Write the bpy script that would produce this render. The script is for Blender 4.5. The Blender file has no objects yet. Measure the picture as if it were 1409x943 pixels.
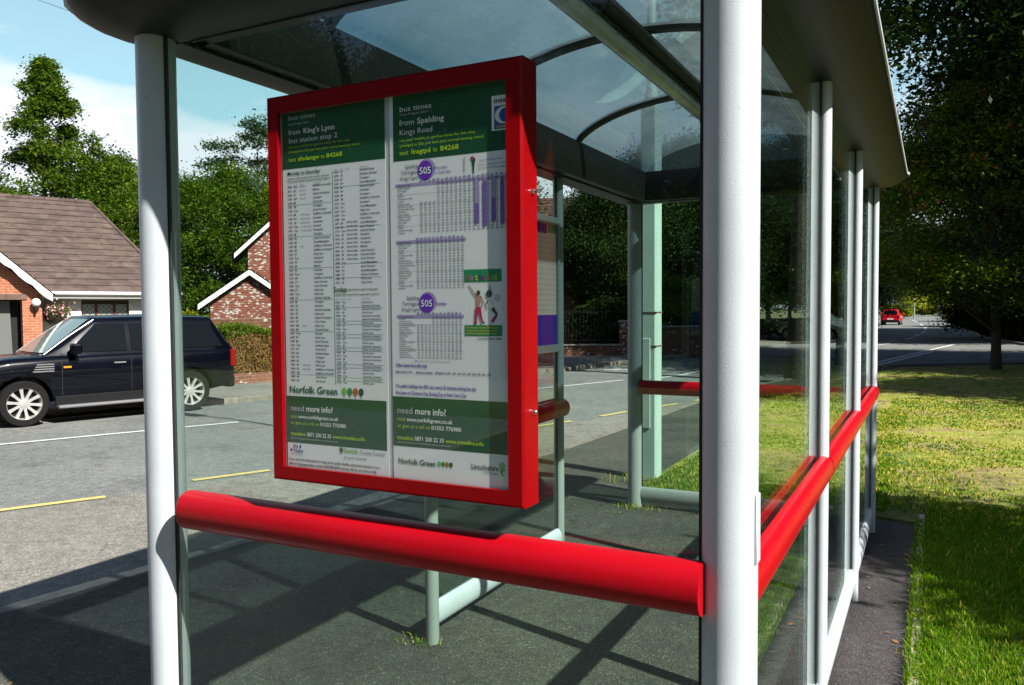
import bpy, bmesh, math, random
import numpy as np
from mathutils import Vector, Matrix, Euler
R=math.radians; PI=math.pi
rng=np.random.default_rng(7); random.seed(7)
scn=bpy.context.scene; COL=scn.collection

# ------------------------------------------------------------------ camera
F_PX,YAW,PITCH,ROLL,CH=1108.2,0.4805,0.0418,0.0067,1.65
cY,sY=math.cos(YAW),math.sin(YAW)
cp_,sp_=math.cos(PITCH),math.sin(PITCH); cr_,sr_=math.cos(ROLL),math.sin(ROLL)
r_=Vector((cY,sY,0)); fw=Vector((-sY*cp_,cY*cp_,-sp_)); u_=Vector((-sY*sp_,cY*sp_,cp_))
Rv=r_*cr_-u_*sr_; Uv=r_*sr_+u_*cr_
cam=bpy.data.cameras.new('camera'); cam.sensor_width=36; cam.lens=F_PX/1409*36
cam.clip_start=0.05; cam.clip_end=3000
co=bpy.data.objects.new('camera',cam); COL.objects.link(co)
M=Matrix((Rv,Uv,-fw)).transposed().to_4x4(); M.translation=Vector((0,0,CH)); co.matrix_world=M
scn.camera=co
def ray(px,py):
    return Rv*(px-704.5)+Uv*(471.5-py)+fw*F_PX
def G(px,py,z=0.0):                      # photo pixel -> point on the ground at height z
    v=ray(px,py); t=(z-CH)/v.z; return Vector((v.x*t,v.y*t,z))
def V(px,py,A,n):                        # photo pixel -> point on a vertical wall plane
    v=ray(px,py); t=(A[0]*n[0]+A[1]*n[1])/(v.x*n[0]+v.y*n[1]); return Vector((v.x*t,v.y*t,CH+v.z*t))

# ------------------------------------------------------------------ render settings / world
vs=scn.view_settings
scn.display_settings.display_device='sRGB'
vs.view_transform='Standard'; vs.look='None'; vs.gamma=1; vs.exposure=EXPO=1.05
vs.use_curve_mapping=False
scn.cycles.max_bounces=10; scn.cycles.diffuse_bounces=1; scn.cycles.transparent_max_bounces=24; scn.cycles.glossy_bounces=5
scn.cycles.use_denoising=True
SUN=Vector((1.03,-0.275,1.0)).normalized()
EL=math.asin(SUN.z); AZ=math.atan2(SUN.x,SUN.y)
w=bpy.data.worlds.new('World'); scn.world=w; w.use_nodes=True
nt=w.node_tree; nt.nodes.clear(); N=nt.nodes; L=nt.links
sky=N.new('ShaderNodeTexSky'); sky.sky_type='NISHITA'; sky.sun_disc=False
sky.sun_elevation=EL; sky.sun_rotation=AZ; sky.air_density=1.0; sky.dust_density=0.6; sky.ozone_density=1.6
tc=N.new('ShaderNodeTexCoord'); sep=N.new('ShaderNodeSeparateXYZ'); L.new(tc.outputs['Generated'],sep.inputs[0])
mp=N.new('ShaderNodeMapping'); mp.inputs['Scale'].default_value=(1.3,1.3,4.2); mp.inputs['Location'].default_value=(0.3,0.1,0.4)
L.new(tc.outputs['Generated'],mp.inputs[0])
ns=N.new('ShaderNodeTexNoise'); ns.inputs['Scale'].default_value=2.2; ns.inputs['Detail'].default_value=7; ns.inputs['Roughness'].default_value=.55
L.new(mp.outputs[0],ns.inputs['Vector'])
# cloud bank thins out with height
hr=N.new('ShaderNodeMapRange'); hr.inputs['From Min'].default_value=0.13; hr.inputs['From Max'].default_value=0.36
hr.inputs['To Min'].default_value=0.24; hr.inputs['To Max'].default_value=-0.10; L.new(sep.outputs['Z'],hr.inputs['Value'])
ad=N.new('ShaderNodeMath'); ad.operation='ADD'; L.new(ns.outputs['Fac'],ad.inputs[0]); L.new(hr.outputs[0],ad.inputs[1])
cr=N.new('ShaderNodeValToRGB'); cr.color_ramp.elements[0].position=.52; cr.color_ramp.elements[1].position=.66
L.new(ad.outputs[0],cr.inputs[0])
bg=N.new('ShaderNodeBackground'); bg.inputs['Strength'].default_value=SKYS=0.05
L.new(sky.outputs[0],bg.inputs[0])
bgc=N.new('ShaderNodeBackground'); bgc.inputs['Color'].default_value=(.86,.9,1,1); bgc.inputs['Strength'].default_value=.60
mx=N.new('ShaderNodeMixShader'); L.new(cr.outputs[0],mx.inputs[0]); L.new(bg.outputs[0],mx.inputs[1]); L.new(bgc.outputs[0],mx.inputs[2])
hz=N.new('ShaderNodeMapRange'); hz.inputs['From Min'].default_value=0.22; hz.inputs['From Max'].default_value=0.62
hz.inputs['To Min'].default_value=0.88; hz.inputs['To Max'].default_value=0.0; L.new(sep.outputs['Z'],hz.inputs['Value'])
dn=N.new('ShaderNodeVectorMath'); dn.operation='DOT_PRODUCT'; L.new(tc.outputs['Generated'],dn.inputs[0]); dn.inputs[1].default_value=(-.75,.66,0)   # bright hazy quarter of the sky
dm=N.new('ShaderNodeMapRange'); dm.inputs['From Min'].default_value=0.25; dm.inputs['From Max'].default_value=0.8; dm.inputs['To Min'].default_value=0.0; dm.inputs['To Max'].default_value=1; L.new(dn.outputs['Value'],dm.inputs['Value'])
hzm=N.new('ShaderNodeMath'); hzm.operation='MULTIPLY'; L.new(hz.outputs[0],hzm.inputs[0]); L.new(dm.outputs[0],hzm.inputs[1]); hz=hzm
cm=N.new('ShaderNodeMath'); cm.operation='MULTIPLY'; L.new(cr.outputs[0],cm.inputs[0]); L.new(dm.outputs[0],cm.inputs[1]); L.new(cm.outputs[0],mx.inputs[0])
bgh=N.new('ShaderNodeBackground'); bgh.inputs['Color'].default_value=(.50,.84,.98,1); bgh.inputs['Strength'].default_value=.53
mh=N.new('ShaderNodeMixShader'); L.new(hz.outputs[0],mh.inputs[0]); L.new(bg.outputs[0],mh.inputs[1]); L.new(bgh.outputs[0],mh.inputs[2]); L.new(mh.outputs[0],mx.inputs[1])
wo=N.new('ShaderNodeOutputWorld'); L.new(mx.outputs[0],wo.inputs[0])
sd=bpy.data.lights.new('sun','SUN'); sd.energy=5.0; sd.angle=R(.53); sd.color=(1,.955,.88)
so=bpy.data.objects.new('sun',sd); COL.objects.link(so); so.rotation_euler=SUN.to_track_quat('Z','Y').to_euler(); so.location=(8,-4,12)

# ------------------------------------------------------------------ material helpers
MATS={}
def newmat(name):
    m=bpy.data.materials.new(name); m.use_nodes=True; MATS[name]=m
    return m,m.node_tree.nodes,m.node_tree.links,m.node_tree.nodes['Principled BSDF']
def nz(n,l,scale,detail=4,rough=.55,vec=None,coord='Object'):
    t=n.new('ShaderNodeTexNoise'); t.inputs['Scale'].default_value=scale; t.inputs['Detail'].default_value=detail; t.inputs['Roughness'].default_value=rough
    if vec is None:
        c=n.new('ShaderNodeTexCoord'); vec=c.outputs[coord]
    l.new(vec,t.inputs['Vector']); return t.outputs['Fac']
def ramp(n,l,fac,stops):
    c=n.new('ShaderNodeValToRGB'); e=c.color_ramp.elements
    e[0].position=stops[0][0]; e[0].color=(*stops[0][1],1); e[1].position=stops[-1][0]; e[1].color=(*stops[-1][1],1)
    for p,cc in stops[1:-1]:
        k=e.new(p); k.color=(*cc,1)
    l.new(fac,c.inputs[0]); return c.outputs[0]
def mixc(n,l,fac,a,b,mode='MIX'):
    m=n.new('ShaderNodeMix'); m.data_type='RGBA'; m.blend_type=mode
    for s,v in ((m.inputs[0],fac),(m.inputs[6],a),(m.inputs[7],b)):
        if hasattr(v,'links') or hasattr(v,'node'): l.new(v,s)
        elif isinstance(v,(int,float)): s.default_value=v
        else: s.default_value=(*v,1)
    return m.outputs[2]
def bump(n,l,b,h,strength=.3,dist=.01):
    u=n.new('ShaderNodeBump'); u.inputs['Strength'].default_value=strength; u.inputs['Distance'].default_value=dist
    l.new(h,u.inputs['Height']); l.new(u.outputs[0],b.inputs['Normal']); return u
def plain(name,col,rough=.5,metal=0,spec=.5,vary=.0,vs_=6,bmp=0,bs=200,coat=0):
    m,n,l,b=newmat(name)
    b.inputs['Roughness'].default_value=rough; b.inputs['Metallic'].default_value=metal; b.inputs['Specular IOR Level'].default_value=spec
    b.inputs['Coat Weight'].default_value=coat; b.inputs['Coat Roughness'].default_value=.03
    b.inputs['Base Color'].default_value=(*col,1)
    if vary:
        f=nz(n,l,vs_,6); c=ramp(n,l,f,[(.3,tuple(x*(1-vary) for x in col)),(.7,tuple(min(1,x*(1+vary)) for x in col))]); l.new(c,b.inputs['Base Color'])
    if bmp: bump(n,l,b,nz(n,l,bs,3),bmp,.004)
    return m
def glassy(name,tint,refl_rough=0.0,ior=1.45,dirt=0.0,dcol=(.5,.55,.5),diffuse=0.0):
    m,n,l,b=newmat(name); n.remove(b)
    tr=n.new('ShaderNodeBsdfTransparent'); tr.inputs[0].default_value=(*tint,1)
    gl=n.new('ShaderNodeBsdfGlossy'); gl.inputs['Roughness'].default_value=refl_rough; gl.inputs['Color'].default_value=(.95,1,.98,1)
    fr=n.new('ShaderNodeFresnel'); ge=n.new('ShaderNodeNewGeometry'); mm_=n.new('ShaderNodeMath'); mm_.operation='MULTIPLY_ADD'
    mm_.inputs[1].default_value=1/ior-ior; mm_.inputs[2].default_value=ior; l.new(ge.outputs['Backfacing'],mm_.inputs[0]); l.new(mm_.outputs[0],fr.inputs['IOR'])
    m1=n.new('ShaderNodeMixShader'); l.new(fr.outputs[0],m1.inputs[0]); l.new(tr.outputs[0],m1.inputs[1]); l.new(gl.outputs[0],m1.inputs[2])
    out=m1.outputs[0]
    if dirt or diffuse:
        df=n.new('ShaderNodeBsdfDiffuse'); df.inputs[0].default_value=(*dcol,1)
        tl=n.new('ShaderNodeBsdfTranslucent'); tl.inputs[0].default_value=(*dcol,1)
        ads=n.new('ShaderNodeMixShader'); ads.inputs[0].default_value=.5; l.new(df.outputs[0],ads.inputs[1]); l.new(tl.outputs[0],ads.inputs[2])
        f=nz(n,l,3.5,8,.65); rp=n.new('ShaderNodeMapRange'); rp.inputs['From Min'].default_value=.4; rp.inputs['From Max'].default_value=.75
        rp.inputs['To Min'].default_value=diffuse; rp.inputs['To Max'].default_value=diffuse+dirt; l.new(f,rp.inputs[0])
        m2=n.new('ShaderNodeMixShader'); l.new(rp.outputs[0],m2.inputs[0]); l.new(out,m2.inputs[1]); l.new(ads.outputs[0],m2.inputs[2]); out=m2.outputs[0]
    l.new(out,n['Material Output'].inputs[0]); return m

# painted metal, powder coat with orange peel
def powder(name,col,rough=.35,b_=.35,scale=420,spec=.5):
    m,n,l,b=newmat(name); b.inputs['Roughness'].default_value=rough; b.inputs['Specular IOR Level'].default_value=spec
    f=nz(n,l,5,8,.6); c=ramp(n,l,f,[(.3,tuple(x*.9 for x in col)),(.62,col)])
    g=nz(n,l,38,3,.5); sp=ramp(n,l,g,[(.70,(1,1,1)),(.78,(.62,.58,.5))])      # little dirt specks
    l.new(mixc(n,l,.8,c,sp,'MULTIPLY'),b.inputs['Base Color'])
    bump(n,l,b,nz(n,l,scale,2,.5),b_,.002); return m
powder('white_paint',(.49,.535,.575),spec=.3); powder('post_grey',(.27,.31,.29)); powder('frame_grey',(.028,.029,.026),.45,spec=.15)
powder('red_paint',(.38,.002,.008),.34,.10,spec=.22); powder('case_red',(.23,.001,.003),.3,.05,spec=.15)
powder('lamp_paint',(.42,.55,.50),.45,.2,150)
plain('black_rubber',(.012,.012,.012),.6); plain('chrome',(.75,.75,.75),.15,1); plain('steel',(.45,.46,.47),.35,.8,vary=.2)
glassy('shelter_glass',(.885,.945,.92),0,1.5,dirt=.0012,diffuse=.0,dcol=(.55,.6,.5))
glassy('case_glass',(.985,.995,.99),0,1.5)
glassy('roof_sheet',(.20,.27,.32),.02,1.5,dirt=.16,diffuse=.22,dcol=(.40,.50,.56))
plain('tube_diffuser',(.55,.55,.50),.25,vary=.2,vs_=9)

# asphalt
def asphalt(name,c1,c2,speck,scale=1.0,patch=None,b_=.5,crack=True):
    m,n,l,b=newmat(name); b.inputs['Roughness'].default_value=.85; b.inputs['Specular IOR Level'].default_value=.3
    big=nz(n,l,.55*scale,8,.62); base=ramp(n,l,big,[(.32,c1),(.66,c2)])
    v=n.new('ShaderNodeTexVoronoi'); v.inputs['Scale'].default_value=95*scale; tc=n.new('ShaderNodeTexCoord'); l.new(tc.outputs['Object'],v.inputs['Vector'])
    hs=n.new('ShaderNodeSeparateColor'); l.new(v.outputs['Color'],hs.inputs[0])
    s=ramp(n,l,hs.outputs[0],[(.0,(.55,.55,.56)),(.6,(1,1,1)),(.9,(1.0,1,1)),(1,speck)])
    col=mixc(n,l,1.0,base,s,'MULTIPLY')
    med=nz(n,l,9*scale,5,.7); mc=ramp(n,l,med,[(.35,(.72,.72,.72)),(.6,(1.05,1.05,1.05))]); col=mixc(n,l,.8,col,mc,'MULTIPLY')
    if crack:
        v2=n.new('ShaderNodeTexVoronoi'); v2.feature='DISTANCE_TO_EDGE'; v2.inputs['Scale'].default_value=.75*scale
        wv=n.new('ShaderNodeVectorMath'); wv.operation='ADD'; nn=n.new('ShaderNodeTexNoise'); nn.inputs['Scale'].default_value=2.3; nn.inputs['Detail'].default_value=6
        l.new(tc.outputs['Object'],nn.inputs['Vector']); l.new(tc.outputs['Object'],wv.inputs[0]); l.new(nn.outputs['Color'],wv.inputs[1]); l.new(wv.outputs[0],v2.inputs['Vector'])
        ck=ramp(n,l,v2.outputs['Distance'],[(.0,(.45,.45,.45)),(.012,(1,1,1))]); col=mixc(n,l,.55,col,ck,'MULTIPLY')
    gm=n.new('ShaderNodeTexVoronoi'); gm.inputs['Scale'].default_value=4.2; l.new(tc.outputs['Object'],gm.inputs['Vector'])
    gs=n.new('ShaderNodeSeparateColor'); l.new(gm.outputs['Color'],gs.inputs[0]); gt=n.new('ShaderNodeMath'); gt.operation='MULTIPLY_ADD'; gt.inputs[1].default_value=.055; gt.inputs[2].default_value=-.022; l.new(gs.outputs[1],gt.inputs[0])
    gl=n.new('ShaderNodeMath'); gl.operation='LESS_THAN'; l.new(gm.outputs['Distance'],gl.inputs[0]); l.new(gt.outputs[0],gl.inputs[1])
    gsc=n.new('ShaderNodeMath'); gsc.operation='MULTIPLY'; gsc.inputs[1].default_value=.55; l.new(gl.outputs[0],gsc.inputs[0]); col=mixc(n,l,gsc.outputs[0],col,(.30,.29,.25))
    st=ramp(n,l,nz(n,l,1.7,7,.72),[(.28,(.62,.60,.56)),(.46,(1,1,1)),(.62,(1,1,1)),(.75,(1.22,1.18,1.08))]); col=mixc(n,l,.9,col,st,'MULTIPLY')
    l.new(col,b.inputs['Base Color'])
    mm=n.new('ShaderNodeMath'); mm.operation='ADD'; l.new(v.outputs['Distance'],mm.inputs[0]); l.new(med,mm.inputs[1]); bump(n,l,b,mm.outputs[0],b_,.01)
    return m
asphalt('road_asphalt',(.160,.172,.168),(.225,.232,.218),(1.5,1.5,1.45))
asphalt('bay_asphalt',(.20,.19,.165),(.275,.265,.235),(1.7,1.65,1.55))
asphalt('pad_asphalt',(.042,.045,.038),(.098,.100,.080),(2.2,2.2,2.0),1.3)
asphalt('path_asphalt',(.042,.038,.039),(.072,.064,.064),(2.0,1.9,1.9),1.6)
asphalt('far_pavement',(.20,.19,.17),(.27,.26,.235),(1.3,1.3,1.3))
plain('kerb_stone',(.19,.165,.135),.9,vary=.3,vs_=7,bmp=.5,bs=90)
plain('edging_stone',(.30,.26,.21),.9,vary=.4,vs_=11,bmp=.5,bs=90)
def paintmark(name,col):
    m,n,l,b=newmat(name); b.inputs['Roughness'].default_value=.7
    f=nz(n,l,26,6,.7); l.new(ramp(n,l,f,[(.30,tuple(x*.45 for x in col)),(.48,col)]),b.inputs['Base Color']); return m
paintmark('line_white',(.62,.63,.64)); paintmark('line_yellow',(.58,.46,.16)); paintmark('line_white_worn',(.45,.46,.47))

# soil / grass base
m,n,l,b=newmat('lawn_soil'); b.inputs['Roughness'].default_value=.95
a=nz(n,l,.9,8,.7); c1=ramp(n,l,a,[(.36,(.09,.15,.010)),(.48,(.30,.32,.040)),(.56,(.34,.27,.10)),(.66,(.14,.10,.05))])
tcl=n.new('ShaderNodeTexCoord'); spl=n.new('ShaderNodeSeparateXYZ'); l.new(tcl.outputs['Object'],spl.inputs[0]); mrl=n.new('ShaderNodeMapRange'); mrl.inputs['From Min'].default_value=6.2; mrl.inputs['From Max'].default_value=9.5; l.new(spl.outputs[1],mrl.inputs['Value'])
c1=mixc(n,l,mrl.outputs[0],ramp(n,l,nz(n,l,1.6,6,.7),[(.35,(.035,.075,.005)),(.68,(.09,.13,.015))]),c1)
c2=ramp(n,l,nz(n,l,14,6,.7),[(.3,(.45,.45,.45)),(.65,(1.15,1.15,1.1))]); l.new(mixc(n,l,1,c1,c2,'MULTIPLY'),b.inputs['Base Color'])
bump(n,l,b,nz(n,l,40,5),.8,.03)
m,n,l,b=newmat('field'); b.inputs['Roughness'].default_value=.95
l.new(ramp(n,l,nz(n,l,.3,8,.7),[(.3,(.04,.065,.012)),(.7,(.09,.11,.03))]),b.inputs['Base Color'])

def leafmat(name,cols,trans=.35,rough=.55):
    m,n,l,b=newmat(name)
    g=n.new('ShaderNodeNewGeometry'); f=nz(n,l,.8,3,.6)
    a=n.new('ShaderNodeMath'); a.operation='MULTIPLY_ADD'; a.inputs[1].default_value=.55; l.new(g.outputs['Random Per Island'],a.inputs[0])
    s=n.new('ShaderNodeMath'); s.operation='MULTIPLY'; s.inputs[1].default_value=.6; l.new(f,s.inputs[0]); l.new(s.outputs[0],a.inputs[2])
    k=len(cols); c=ramp(n,l,a.outputs[0],[(.12+.76*i/(k-1),cols[i]) for i in range(k)])
    l.new(c,b.inputs['Base Color']); b.inputs['Roughness'].default_value=rough; b.inputs['Specular IOR Level'].default_value=.10
    t=n.new('ShaderNodeBsdfTranslucent'); c3=mixc(n,l,1,c,(1.3,1.5,.55),'MULTIPLY'); l.new(c3,t.inputs[0])
    mx=n.new('ShaderNodeMixShader'); mx.inputs[0].default_value=trans; l.new(b.outputs[0],mx.inputs[1]); l.new(t.outputs[0],mx.inputs[2])
    l.new(mx.outputs[0],n['Material Output'].inputs[0]); return m
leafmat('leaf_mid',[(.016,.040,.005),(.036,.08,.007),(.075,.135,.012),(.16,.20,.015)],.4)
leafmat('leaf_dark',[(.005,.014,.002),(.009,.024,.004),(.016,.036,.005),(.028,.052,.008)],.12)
leafmat('leaf_blue',[(.03,.06,.03),(.05,.09,.04),(.075,.12,.05)],.3)
leafmat('leaf_holly',[(.012,.034,.004),(.045,.09,.008),(.10,.16,.012),(.18,.24,.02)],.25,.3)
leafmat('leaf_yellow',[(.10,.15,.01),(.22,.25,.015),(.30,.28,.02)],.4)
leafmat('hedge_leaf',[(.05,.09,.008),(.10,.16,.012),(.16,.20,.02)],.3)
leafmat('hedge_brown',[(.14,.07,.03),(.26,.13,.055),(.20,.15,.05)],.1)
leafmat('grass_blade',[(.035,.115,.003),(.07,.18,.004),(.12,.23,.008),(.20,.25,.02)],.35,.6)
leafmat('grass_dry',[(.28,.28,.03),(.42,.38,.06),(.50,.42,.10)],.3,.7)
leafmat('flower_pink',[(.55,.08,.18),(.7,.25,.35),(.75,.6,.6)],.2)
plain('berry_red',(.45,.02,.01),.3)
plain('bark',(.055,.045,.032),.95,vary=.4,vs_=9,bmp=.9,bs=25)
plain('pole_wood',(.06,.052,.035),.95,vary=.3,vs_=9,bmp=.6,bs=40)
def brick(name,c1,c2,mortar,white=0.0,scale=1.0):
    m,n,l,b=newmat(name); b.inputs['Roughness'].default_value=.9
    tc=n.new('ShaderNodeTexCoord'); sp=n.new('ShaderNodeSeparateXYZ'); l.new(tc.outputs['Object'],sp.inputs[0])
    ad=n.new('ShaderNodeMath'); ad.operation='ADD'; l.new(sp.outputs[0],ad.inputs[0]); l.new(sp.outputs[1],ad.inputs[1])
    cb=n.new('ShaderNodeCombineXYZ'); l.new(ad.outputs[0],cb.inputs[0]); l.new(sp.outputs[2],cb.inputs[1])
    bt=n.new('ShaderNodeTexBrick'); l.new(cb.outputs[0],bt.inputs['Vector']); bt.inputs['Scale'].default_value=1/scale
    bt.inputs['Brick Width'].default_value=.225; bt.inputs['Row Height'].default_value=.075; bt.inputs['Mortar Size'].default_value=.006; bt.inputs['Mortar Smooth'].default_value=.2
    bt.inputs['Color1'].default_value=(*c1,1); bt.inputs['Color2'].default_value=(*c2,1); bt.inputs['Mortar'].default_value=(*mortar,1)
    bt.inputs['Bias'].default_value=0
    col=mixc(n,l,.7,bt.outputs['Color'],ramp(n,l,nz(n,l,5,6,.7,vec=cb.outputs[0]),[(.3,(.6,.6,.6)),(.7,(1.2,1.15,1.1))]),'MULTIPLY')
    if white:
        mpp=n.new('ShaderNodeMapping'); mpp.inputs['Scale'].default_value=(11,26,1); l.new(cb.outputs[0],mpp.inputs[0])
        wv=n.new('ShaderNodeTexVoronoi'); wv.inputs['Scale'].default_value=1; l.new(mpp.outputs[0],wv.inputs['Vector']); hs=n.new('ShaderNodeSeparateColor'); l.new(wv.outputs['Color'],hs.inputs[0])
        col=mixc(n,l,ramp(n,l,hs.outputs[0],[(1-white-.02,(0,0,0)),(1-white,(1,1,1))]),col,(.5,.45,.42))
    l.new(col,b.inputs['Base Color']); bump(n,l,b,bt.outputs['Fac'],.5,-.01); return m
brick('brick_orange',(.42,.14,.065),(.34,.10,.05),(.42,.33,.24))
brick('brick_red',(.26,.065,.035),(.19,.04,.025),(.25,.18,.14),.15)
brick('brick_wall',(.22,.075,.042),(.15,.05,.03),(.24,.19,.15),.03)
plain('render_white',(.72,.72,.68),.9,vary=.08,vs_=2); plain('trim_white',(.78,.78,.76),.5); plain('timber_dark',(.03,.018,.012),.6)
plain('timber_red',(.11,.018,.010),.5); plain('lintel',(.13,.08,.06),.9,vary=.3)
def tiles(name,c1,c2):
    m,n,l,b=newmat(name); b.inputs['Roughness'].default_value=.9
    tc=n.new('ShaderNodeTexCoord'); mpg=n.new('ShaderNodeMapping'); mpg.inputs['Scale'].default_value=(3.3,3.3,5.5); l.new(tc.outputs['Object'],mpg.inputs[0])
    v=n.new('ShaderNodeTexVoronoi'); v.inputs['Scale'].default_value=1; l.new(mpg.outputs[0],v.inputs['Vector']); hs=n.new('ShaderNodeSeparateColor'); l.new(v.outputs['Color'],hs.inputs[0])
    a=ramp(n,l,hs.outputs[0],[(0,c1),(1,c2)]); f=ramp(n,l,nz(n,l,3,8,.75),[(.3,(.7,.7,.7)),(.6,(1.1,1.1,1.1)),(.72,(1.5,1.5,1.4))])
    l.new(mixc(n,l,1,a,f,'MULTIPLY'),b.inputs['Base Color']); bump(n,l,b,nz(n,l,30,4),.4,.02); return m
tiles('roof_tile',(.065,.043,.036),(.105,.074,.062)); tiles('roof_slate',(.07,.066,.058),(.11,.10,.09))
m,n,l,b=newmat('leaded_glass'); b.inputs['Roughness'].default_value=.08; b.inputs['Base Color'].default_value=(.05,.08,.08,1)
tcx=n.new('ShaderNodeTexCoord'); mpx=n.new('ShaderNodeMapping'); mpx.inputs['Rotation'].default_value=(0,R(45),0); mpx.inputs['Scale'].default_value=(9,9,9)
l.new(tcx.outputs['Object'],mpx.inputs[0]); ck=n.new('ShaderNodeTexBrick'); ck.offset=0
sx=n.new('ShaderNodeSeparateXYZ'); l.new(mpx.outputs[0],sx.inputs[0]); cx=n.new('ShaderNodeCombineXYZ'); l.new(sx.outputs[0],cx.inputs[0]); l.new(sx.outputs[2],cx.inputs[1]); l.new(cx.outputs[0],ck.inputs['Vector'])
ck.inputs['Scale'].default_value=1; ck.inputs['Brick Width'].default_value=1; ck.inputs['Row Height'].default_value=1; ck.inputs['Mortar Size'].default_value=.06
ck.inputs['Color1'].default_value=(.16,.20,.19,1); ck.inputs['Color2'].default_value=(.22,.26,.25,1); ck.inputs['Mortar'].default_value=(.5,.5,.48,1); l.new(ck.outputs['Color'],b.inputs['Base Color'])
plain('dark_glass',(.004,.005,.006),.05,0,.35); plain('sky_screen_glass',(.16,.21,.20),.04,0,.8); plain('dark_void',(.01,.01,.01),.9); plain('net_curtain',(.12,.13,.12),.9)  # windscreen glass gets a pale base colour for the sky reflected in it
# cars
def carpaint(name,col,metal=.0,rough=.3):
    m,n,l,b=newmat(name); b.inputs['Base Color'].default_value=(*col,1); b.inputs['Metallic'].default_value=metal; b.inputs['Roughness'].default_value=rough
    b.inputs['Coat Weight'].default_value=.5; b.inputs['Coat Roughness'].default_value=.03; b.inputs['Specular IOR Level'].default_value=.1
    l.new(ramp(n,l,nz(n,l,900,1),[(.4,col),(.7,tuple(min(1,c*1.6) for c in col))]),b.inputs['Base Color']); return m
carpaint('paint_navy',(.001,.0013,.004),0); carpaint('paint_red',(.55,.01,.02),.1); carpaint('paint_silver',(.50,.53,.55),.6)
plain('tyre',(.010,.010,.010),.85,0,.15); plain('alloy',(.62,.62,.60),.3,.6); plain('car_trim',(.008,.008,.009),.55,0,.2)
plain('lamp_red',(.22,.006,.006),.15); plain('lamp_orange',(.9,.25,.02),.2); plain('lamp_clear',(.7,.72,.75),.08); plain('silver_trim',(.32,.32,.33),.35,.6)
plain('leather',(.30,.25,.19),.6)
# poster inks
def ink(name,col,rough=.55):
    return plain(name,col,rough)
ink('paper',(.90,.93,.94)); ink('ink_green',(.006,.085,.03)); ink('ink_white',(.90,.93,.90)); ink('ink_lime',(.48,.75,.02)); ink('ink_dark',(.045,.06,.075))
ink('ink_darkgreen',(.004,.12,.05)); ink('ink_purple',(.17,.035,.55)); ink('ink_lilac',(.42,.35,.62)); ink('ink_violet',(.22,.12,.50)); ink('ink_balllime',(.20,.62,.08)); ink('ink_ballteal',(.02,.30,.13))
ink('ink_orange',(.65,.13,.01)); ink('ink_forest',(.01,.10,.03)); ink('ink_navy',(.02,.03,.25)); ink('ink_pink',(.60,.03,.12)); ink('ink_skin',(.55,.30,.22)); ink('ink_brown',(.12,.06,.035))
ink('ink_magenta',(.42,.02,.25)); ink('ink_yellow',(.75,.65,.02)); ink('ink_blue',(.02,.10,.45)); ink('ink_line',(.20,.42,.38)); ink('ink_grey',(.22,.25,.28)); ink('ink_red',(.6,.02,.02)); ink('ink_palegrey',(.60,.63,.66))
m,n,l,b=newmat('ad_cream'); b.inputs['Base Color'].default_value=(.80,.74,.62,1); t_=n.new('ShaderNodeBsdfTranslucent'); t_.inputs[0].default_value=(.85,.74,.62,1)
mx_=n.new('ShaderNodeMixShader'); mx_.inputs[0].default_value=.5; l.new(b.outputs[0],mx_.inputs[1]); l.new(t_.outputs[0],mx_.inputs[2]); l.new(mx_.outputs[0],n['Material Output'].inputs[0]); ink('ad_dot',(.35,.2,.32)); ink('ad_blue',(.01,.02,.30))

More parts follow.
